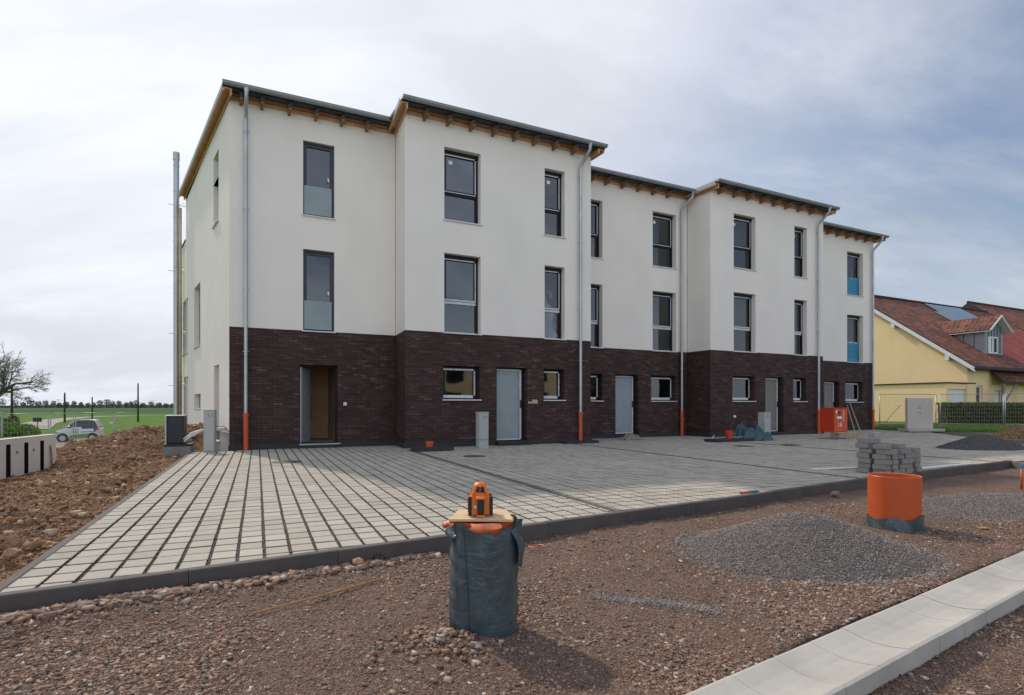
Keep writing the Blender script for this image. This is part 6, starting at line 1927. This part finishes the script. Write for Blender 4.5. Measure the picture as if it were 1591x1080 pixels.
# ------------------------------------------------------------------ yellow house on the right
G = Vector((*pt(1503, 38), 0)); zE = 3.86; SLP = 0.735
FG = Frame(G - Vector((-UF.y, UF.x, 0)) * -0.0, U=(UF.y, -UF.x))   # placeholder
V_ = Vector((-NF.x, -NF.y, 0))                                   # away from the camera
RR = 7.8
far = G + V_ * (RR * 2)
FGa = Frame((far.x, far.y), (G.x, G.y))                           # gable wall, seen from the left
FEa = Frame((G.x, G.y), U=UF)                                     # eaves wall
yh = thing('yellow_house', 'yellow rendered house with brown tiled roof and dormer behind the hedge', 'house', tuple(G))
zR = zE + SLP * RR
m = MB()
m.face([FGa(0, 0, -0.2), FGa(2 * RR, 0, -0.2), FGa(2 * RR, 0, zE), FGa(RR, 0, zR), FGa(0, 0, zE)])
LH = 7.2
wh = FEa.upx(1516.5), FEa.upx(1527)
m.wall(FEa, 0, LH, -0.2, zE, [(wh[0], wh[1], 0.9, 2.45), (3.4, 4.5, 0.0, 2.15)], 0.15)
m.build('wall', M['yellow'], yh)
m = MB(); rail(m, FEa, wh[0], wh[1], 0.9, 2.45, -0.2, -0.12, 0.12); w_ = m.build('window', M['white'], yh)
m = MB(); m.fbox(FEa, wh[0] + .1, wh[1] - .1, -0.17, -0.16, 1.0, 2.35); m.build('pane', M['glass'], w_)
m = MB(); m.fbox(FEa, 3.4, 4.5, -0.3, -0.2, 0.0, 2.15); m.build('door', M['white'], yh)
# roof (front slope with uv), overhangs
def slope(mbx, P0, ulen, e0, z0, z1, ov, back, mi=0, left=0.35, th=0.22):
    """P0 gable foot point, ulen along UF, from eaves (overhang ov) to ridge (back)"""
    def q(u, r, dz): v = P0 + UF * u + V_ * r; return (v.x, v.y, z0 + SLP * r + dz)
    a, b, c, d = q(-left, -ov, th), q(ulen, -ov, th), q(ulen, back, th), q(-left, back, th)
    sl = math.hypot(1, SLP)
    mbx.face([a, b, c, d], mi, [(0, 0), (ulen + left, 0), (ulen + left, (back + ov) * sl), (0, (back + ov) * sl)])
    mbx.face([q(-left, -ov, 0.02), q(-left, back, 0.02), q(ulen, back, 0.02), q(ulen, -ov, 0.02)], 1)
    mbx.face([q(-left, -ov, 0.02), q(ulen, -ov, 0.02), b, a], 1)
    mbx.face([q(ulen, -ov, 0.02), q(ulen, back, 0.02), c, b], 1)
def back_slope(mbx, P0, ulen, z0, ov, back, left=0.35, th=0.22):
    def q(u, r, dz): v = P0 + UF * u + V_ * r; return (v.x, v.y, z0 + SLP * (2 * back - r) + dz)
    mbx.face([q(-left, back, th), q(ulen, back, th), q(ulen, 2 * back + ov, th), q(-left, 2 * back + ov, th)], 0, [(0, 0), (ulen, 0), (ulen, 10), (0, 10)])
m = MB(); slope(m, G, LH + 0.0, 0, zE, zR, 0.55, RR); back_slope(m, G, LH, zE, 0.4, RR)
hr = m.build('roof', [M['tiles'], M['roof_dark']], yh)
m = MB()
def q(u, r, dz): v = G + UF * u + V_ * r; return (v.x, v.y, zE + SLP * r + dz)
m.hexa([q(-0.40, -0.60, -0.12), q(-0.355, -0.60, -0.12), q(-0.355, RR, -0.12), q(-0.40, RR, -0.12), q(-0.40, -0.60, 0.16), q(-0.355, -0.60, 0.16), q(-0.355, RR, 0.16), q(-0.40, RR, 0.16)])
m.build('barge_board', M['white'], hr)
for r_ in (0.9, 4.4):
    m = MB(); m.hexa([q(-0.36, r_, -0.36), q(0, r_, -0.36), q(0, r_ + .25, -0.54), q(-0.36, r_ + .25, -0.54), q(-0.36, r_, 0.0), q(0, r_, 0.0), q(0, r_ + .25, 0.0), q(-0.36, r_ + .25, 0.0)])
    m.build('purlin_end', M['white'], hr)
m = MB(); m.tube([q(-0.4, -0.62, 0.10), q(LH, -0.62, 0.10)], 0.075, 8); m.build('gutter', M['pole_wood'], hr, smooth=True)
m = MB(); m.tube([q(-0.4, RR, 0.24), q(LH, RR, 0.24)], 0.14, 8); m.build('ridge_tiles', M['tiles'], hr, smooth=True)
# solar panels
m = MB()
for k in range(5):
    u0 = 9.3 + k * 1.12
    m.hexa([q(u0, 4.5, .30), q(u0 + 1.08, 4.5, .30), q(u0 + 1.08, 7.5, .30), q(u0, 7.5, .30), q(u0, 4.5, .36), q(u0 + 1.08, 4.5, .36), q(u0 + 1.08, 7.5, .36), q(u0, 7.5, .36)])
m.build('solar_panels', M['solar'], hr)
# dormer
s0, s1, r0_ = 4.35, 6.75, 0.95
zb = zE + SLP * r0_ + 0.2; zw = 6.50; zp = 7.40
dm_ = MB()
def qd(u, r, z): v = G + UF * u + V_ * r; return (v.x, v.y, z)
mid = (s0 + s1) / 2
rb2 = (zw - zE) / SLP
dm_.face([qd(s0, r0_, zb - .1), qd(s1, r0_, zb - .1), qd(s1, r0_, zw), qd(mid, r0_, zp), qd(s0, r0_, zw)])
dm_.face([qd(s0, rb2, zw), qd(s0, r0_, zb - .1), qd(s0, r0_, zw)]); dm_.face([qd(s1, r0_, zb - .1), qd(s1, rb2, zw), qd(s1, r0_, zw)])
dz = dm_.build('dormer_wall', M['zinc_dull'], yh)
dm_ = MB()
for k in range(1, 6): u = s0 + (s1 - s0) * k / 6; dm_.box(*sorted((qd(u, r0_ - .02, 0)[0] - .015, qd(u, r0_ - .02, 0)[0] + .015)), qd(u, r0_ - .03, 0)[1] - .02, qd(u, r0_ - .03, 0)[1] + .01, zb + .1, zw + (zp - zw) * (1 - abs(u - mid) / (mid - s0)) * .9)
for k in range(1, 4): v = qd(s0 - .012, r0_ + (rb2 - r0_) * k / 4, 0); dm_.box(v[0] - .015, v[0] + .015, v[1] - .015, v[1] + .015, zE + SLP * (r0_ + (rb2 - r0_) * k / 4) + .2, zw)
dm_.build('standing_seam', M['roof_dark'], dz)
m = MB()
rpk = (zp - zE) / SLP
for sgn, ue in ((-1, s0 - .35), (1, s1 + .35)):
    ze = zw - 0.10
    L1 = math.hypot(mid - s0 + .35, zp + .12 - ze)
    pts = [qd(ue, r0_ - .45, ze), qd(mid, r0_ - .45, zp + .12), qd(mid, rpk + .5, zp + .12), qd(ue, rb2 + .1, ze)]
    if sgn < 0: pts = pts[::-1]; uvs = [(rb2, 0), (rpk, L1), (0, L1), (0, 0)]
    else: uvs = [(0, 0), (0, L1), (rpk, L1), (rb2, 0)]
    m.face(pts, 0, uvs)
    m.face([(p[0], p[1], p[2] - .1) for p in pts[::-1]], 1)
    m.tube([qd(ue, r0_ - .46, ze - .05), qd(mid, r0_ - .46, zp + .06)], 0.07, 4, 1)
m.build('dormer_roof', [M['tiles'], M['white']], yh)
m = MB(); FDm = Frame(qd(s0, r0_, 0)[:2], U=UF)
for k, (a, b) in enumerate(((0.35, 0.95), (1.0, 1.6))): rail(m, FDm, a, b, zb + .05, zb + 1.25, 0.01, 0.05, 0.10)
w_ = m.build('window', M['white'], yh)
m = MB(); m.fbox(FDm, 1.08, 1.52, 0.015, 0.025, zb + .1, zb + 1.2); m.build('pane', M['frame'], w_)
m = MB(); m.fbox(FDm, .43, .87, 0.015, 0.03, zb + .1, zb + 1.2); m.build('blind', M['white'], w_)
# garage
gp = Vector((*pt(1470, 37), 0)); FGf = Frame((gp.x, gp.y), U=UF); gl = gp + V_ * 9
FGs = Frame((gl.x, gl.y), (gp.x, gp.y)); gz = CAMH + 34.5 / F_PX * 37
ga = thing('garage', 'low flat-roofed yellow garage with white door beside the yellow gable', 'garage', tuple(gp))
g1 = FGf.upx(1514)
m = MB(); m.wall(FGf, 0, g1, -0.2, gz, [(0.35, g1 - 0.35, 0, gz - 0.35)], 0.12); m.wall(FGs, 0, 9, -0.2, gz); m.build('wall', M['yellow'], ga)
m = MB(); m.fbox(FGf, 0.35, g1 - 0.35, -0.16, -0.12, -0.05, gz - 0.35)
for k in range(5): m.fbox(FGf, 0.36, g1 - 0.36, -0.119, -0.112, 0.2 + k * .4, 0.24 + k * .4)
m.build('garage_door', M['white'], ga)
m = MB(); m.hexa([FGf(-.08, .08, gz), FGf(g1 + .05, .08, gz), FGf(g1 + .05, -9, gz), FGf(-.08, -9, gz), FGf(-.08, .08, gz + .08), FGf(g1 + .05, .08, gz + .08), FGf(g1 + .05, -9, gz + .08), FGf(-.08, -9, gz + .08)]); m.build('roof', M['pole_wood'], ga)
# porch in front of the second house
nh = thing('neighbour_house', 'house with red tiled roof, skylights and porch at the right edge', 'house', tuple(G + UF * 10))
G2 = G + UF * 7.2
def q2(u, r, dz): v = G2 + UF * u + V_ * r; return (v.x, v.y, zE + SLP * r + dz)
m = MB(); slope(m, G2, 12.8, 0, zE, 0, 0.5, 5.0, 0, left=0.0); back_slope(m, G2, 12.8, zE, 0.4, RR, left=0.0); r2 = m.build('roof', [M['tiles_red'], M['roof_dark']], nh)
m = MB(); sl_ = math.hypot(1, SLP); m.tube([q2(0, RR, .24), q2(12.8, RR, .24)], 0.13, 8)
m.face([q2(0, 5.0, .22), q2(12.8, 5.0, .22), q2(12.8, RR, .22), q2(0, RR, .22)], 0, [(0, 0), (12.8, 0), (12.8, 2.8 * sl_), (0, 2.8 * sl_)])
G4 = G + UF * 20.0
def q4(u, r, dz): v = G4 + UF * u + V_ * r; return (v.x, v.y, zE + SLP * r + dz)
m.face([q4(0, 0, .26), q4(20, 0, .26), q4(20, 9.3, .26), q4(0, 9.3, .26)], 0, [(0, 0), (20, 0), (20, 9.3 * sl_), (0, 9.3 * sl_)])
m.face([q4(0, 9.3, .26), q4(20, 9.3, .26), q4(20, 19, -13.8), q4(0, 19, -13.8)], 0, [(0, 0), (20, 0), (20, 10), (0, 10)])
m.face([q4(0, 0, .26), q4(0, 9.3, .26), q4(0, 19, -13.8)], 1)
m.tube([q4(0, 9.3, .28), q4(20, 9.3, .28)], 0.13, 8)
m.build('upper_roof', [M['tiles'], M['roof_dark']], nh)
for (u, r) in ((1.3, 5.0), (1.0, 2.2), (4.0, 3.2)):
    m = MB(); m.hexa([q2(u, r, .28), q2(u + .9, r, .28), q2(u + .9, r + 1.3, .28), q2(u, r + 1.3, .28), q2(u, r, .36), q2(u + .9, r, .36), q2(u + .9, r + 1.3, .36), q2(u, r + 1.3, .36)])
    sk_ = m.build('skylight', M['galv'], r2)
    m = MB(); m.face([q2(u + .1, r + .1, .365), q2(u + .8, r + .1, .365), q2(u + .8, r + 1.2, .365), q2(u + .1, r + 1.2, .365)]); m.build('pane', M['solar'], sk_)
FN = Frame((G2.x, G2.y), U=UF)
m = MB(); m.wall(FN, 0, 12, -0.2, zE, [(1.5, 2.5, 0.1, 2.2), (3.2, 6.5, 0.1, 2.3)], 0.2); m.wall(Frame((G2 + UF * 12 + Vector((0, 0, 0))).to_tuple()[:2], (G2 + UF * 12 + V_ * 8).to_tuple()[:2]), 0, 8, -0.2, zE)
m.build('wall', M['yellow'], nh)
m = MB(); m.fbox(FN, 1.5, 2.5, -0.3, -0.2, 0.1, 2.2); m.build('door', M['white'], nh)
m = MB(); m.fbox(FN, 3.2, 6.5, -0.35, -0.2, 0.1, 2.3); m.build('window', M['frame'], nh)
def q3(u, d, z): v = G + UF * u - V_ * d; return (v.x, v.y, z)
m = MB(); zt_, zl_ = 3.75, 2.70
m.face([q3(2.75, 0.85, zl_), q3(14, 0.85, zl_), q3(14, -0.1, zt_), q3(2.75, -0.1, zt_)], 0, [(0, 0), (11, 0), (11, 1.5), (0, 1.5)])
m.face([q3(2.75, 0.85, zl_ - .12), q3(2.75, -0.1, zt_ - .12), q3(14, -0.1, zt_ - .12), q3(14, 0.85, zl_ - .12)], 1)
m.face([q3(2.75, 0.85, zl_ - .12), q3(14, 0.85, zl_ - .12), q3(14, 0.85, zl_), q3(2.75, 0.85, zl_)], 1)
m.face([q3(2.75, 0.85, zl_ - .12), q3(2.75, 0.85, zl_), q3(2.75, -.1, zt_), q3(2.75, -.1, zt_ - .12)], 1)
m.build('porch_roof', [M['tiles'], M['pole_wood']], nh)
for u in (2.85, 6.2, 11.5):
    m = MB(); v = q3(u, 0.75, 0); m.box(v[0] - .07, v[0] + .07, v[1] - .07, v[1] + .07, -0.1, zl_ - .09); m.build('porch_post', M['concrete_dark'], nh)
m = MB(); m.tube([q3(3.0, 0.75, 1.3), q3(4.6, 0.75, zl_ - .12)], 0.08, 4); m.build('porch_brace', M['concrete_dark'], nh)
# house across the road, behind the camera: it shows in the ground floor panes
oh = thing('opposite_house', 'beige house across the road, seen only mirrored in the ground floor windows', 'house', (19, -9, 0))
m = MB(); FO = Frame((14.5, 0.5), (21.5, 5.5)); FO = Frame((21.5, -3.0), (14.5, -9.0)) if False else Frame((25.0, 3.5), (17.0, -5.5))
m = MB()
q_ = [FO(0, 0, 0), FO(FO.L, 0, 0), FO(FO.L, -8, 0), FO(0, -8, 0)]
for a, b in zip(q_, q_[1:] + q_[:1]): m.face([(a[0], a[1], -.2), (b[0], b[1], -.2), (b[0], b[1], 4.4), (a[0], a[1], 4.4)])
m.build('wall', simple('beige_render', (0.60, 0.48, 0.32), 0.9), oh)
m = MB(); m.hexa([(a[0], a[1], 4.4) for a in q_] + [FO(2, -4, 5.4), FO(FO.L - 2, -4, 5.4), FO(FO.L - 2, -4.01, 5.4), FO(2, -4.01, 5.4)]); m.build('roof', M['tiles'], oh)
for u in (1.5, 4.5, 8.0):
    for z in (0.9, 2.9):
        m = MB(); m.fbox(FO, u, u + 1.2, 0.0, 0.03, z, z + 1.2); m.build('window', M['frame'], oh)
for (x_, y_, h_, lab) in ((14.8, -1.0, 3.2, 'round garden tree before the beige house, seen only mirrored'), (23.2, 8.3, 3.8, 'taller garden tree beside the beige house, seen only mirrored')):
    t = thing('garden_tree', lab, 'tree', (x_, y_, -.1)); q = rng.normal(size=(1800, 3)); q /= np.linalg.norm(q, axis=1)[:, None]
    leaf_cloud('crown', np.array([x_, y_, h_ * .62]) + q * rng.uniform(.5, 1, (1800, 1)) * np.array([1.1, 1.1, h_ * .36]), 0.12, M['hedge'], t, (x_, y_, -.1))
    m = MB(); m.tube([(x_, y_, -.1), (x_, y_, h_ * .6)], [.1, .05], 6); m.build('trunk', M['bark'], t)
print('objects', len(bpy.data.objects), 'tris', sum(len(o.data.polygons) for o in bpy.data.objects if o.type == 'MESH'))
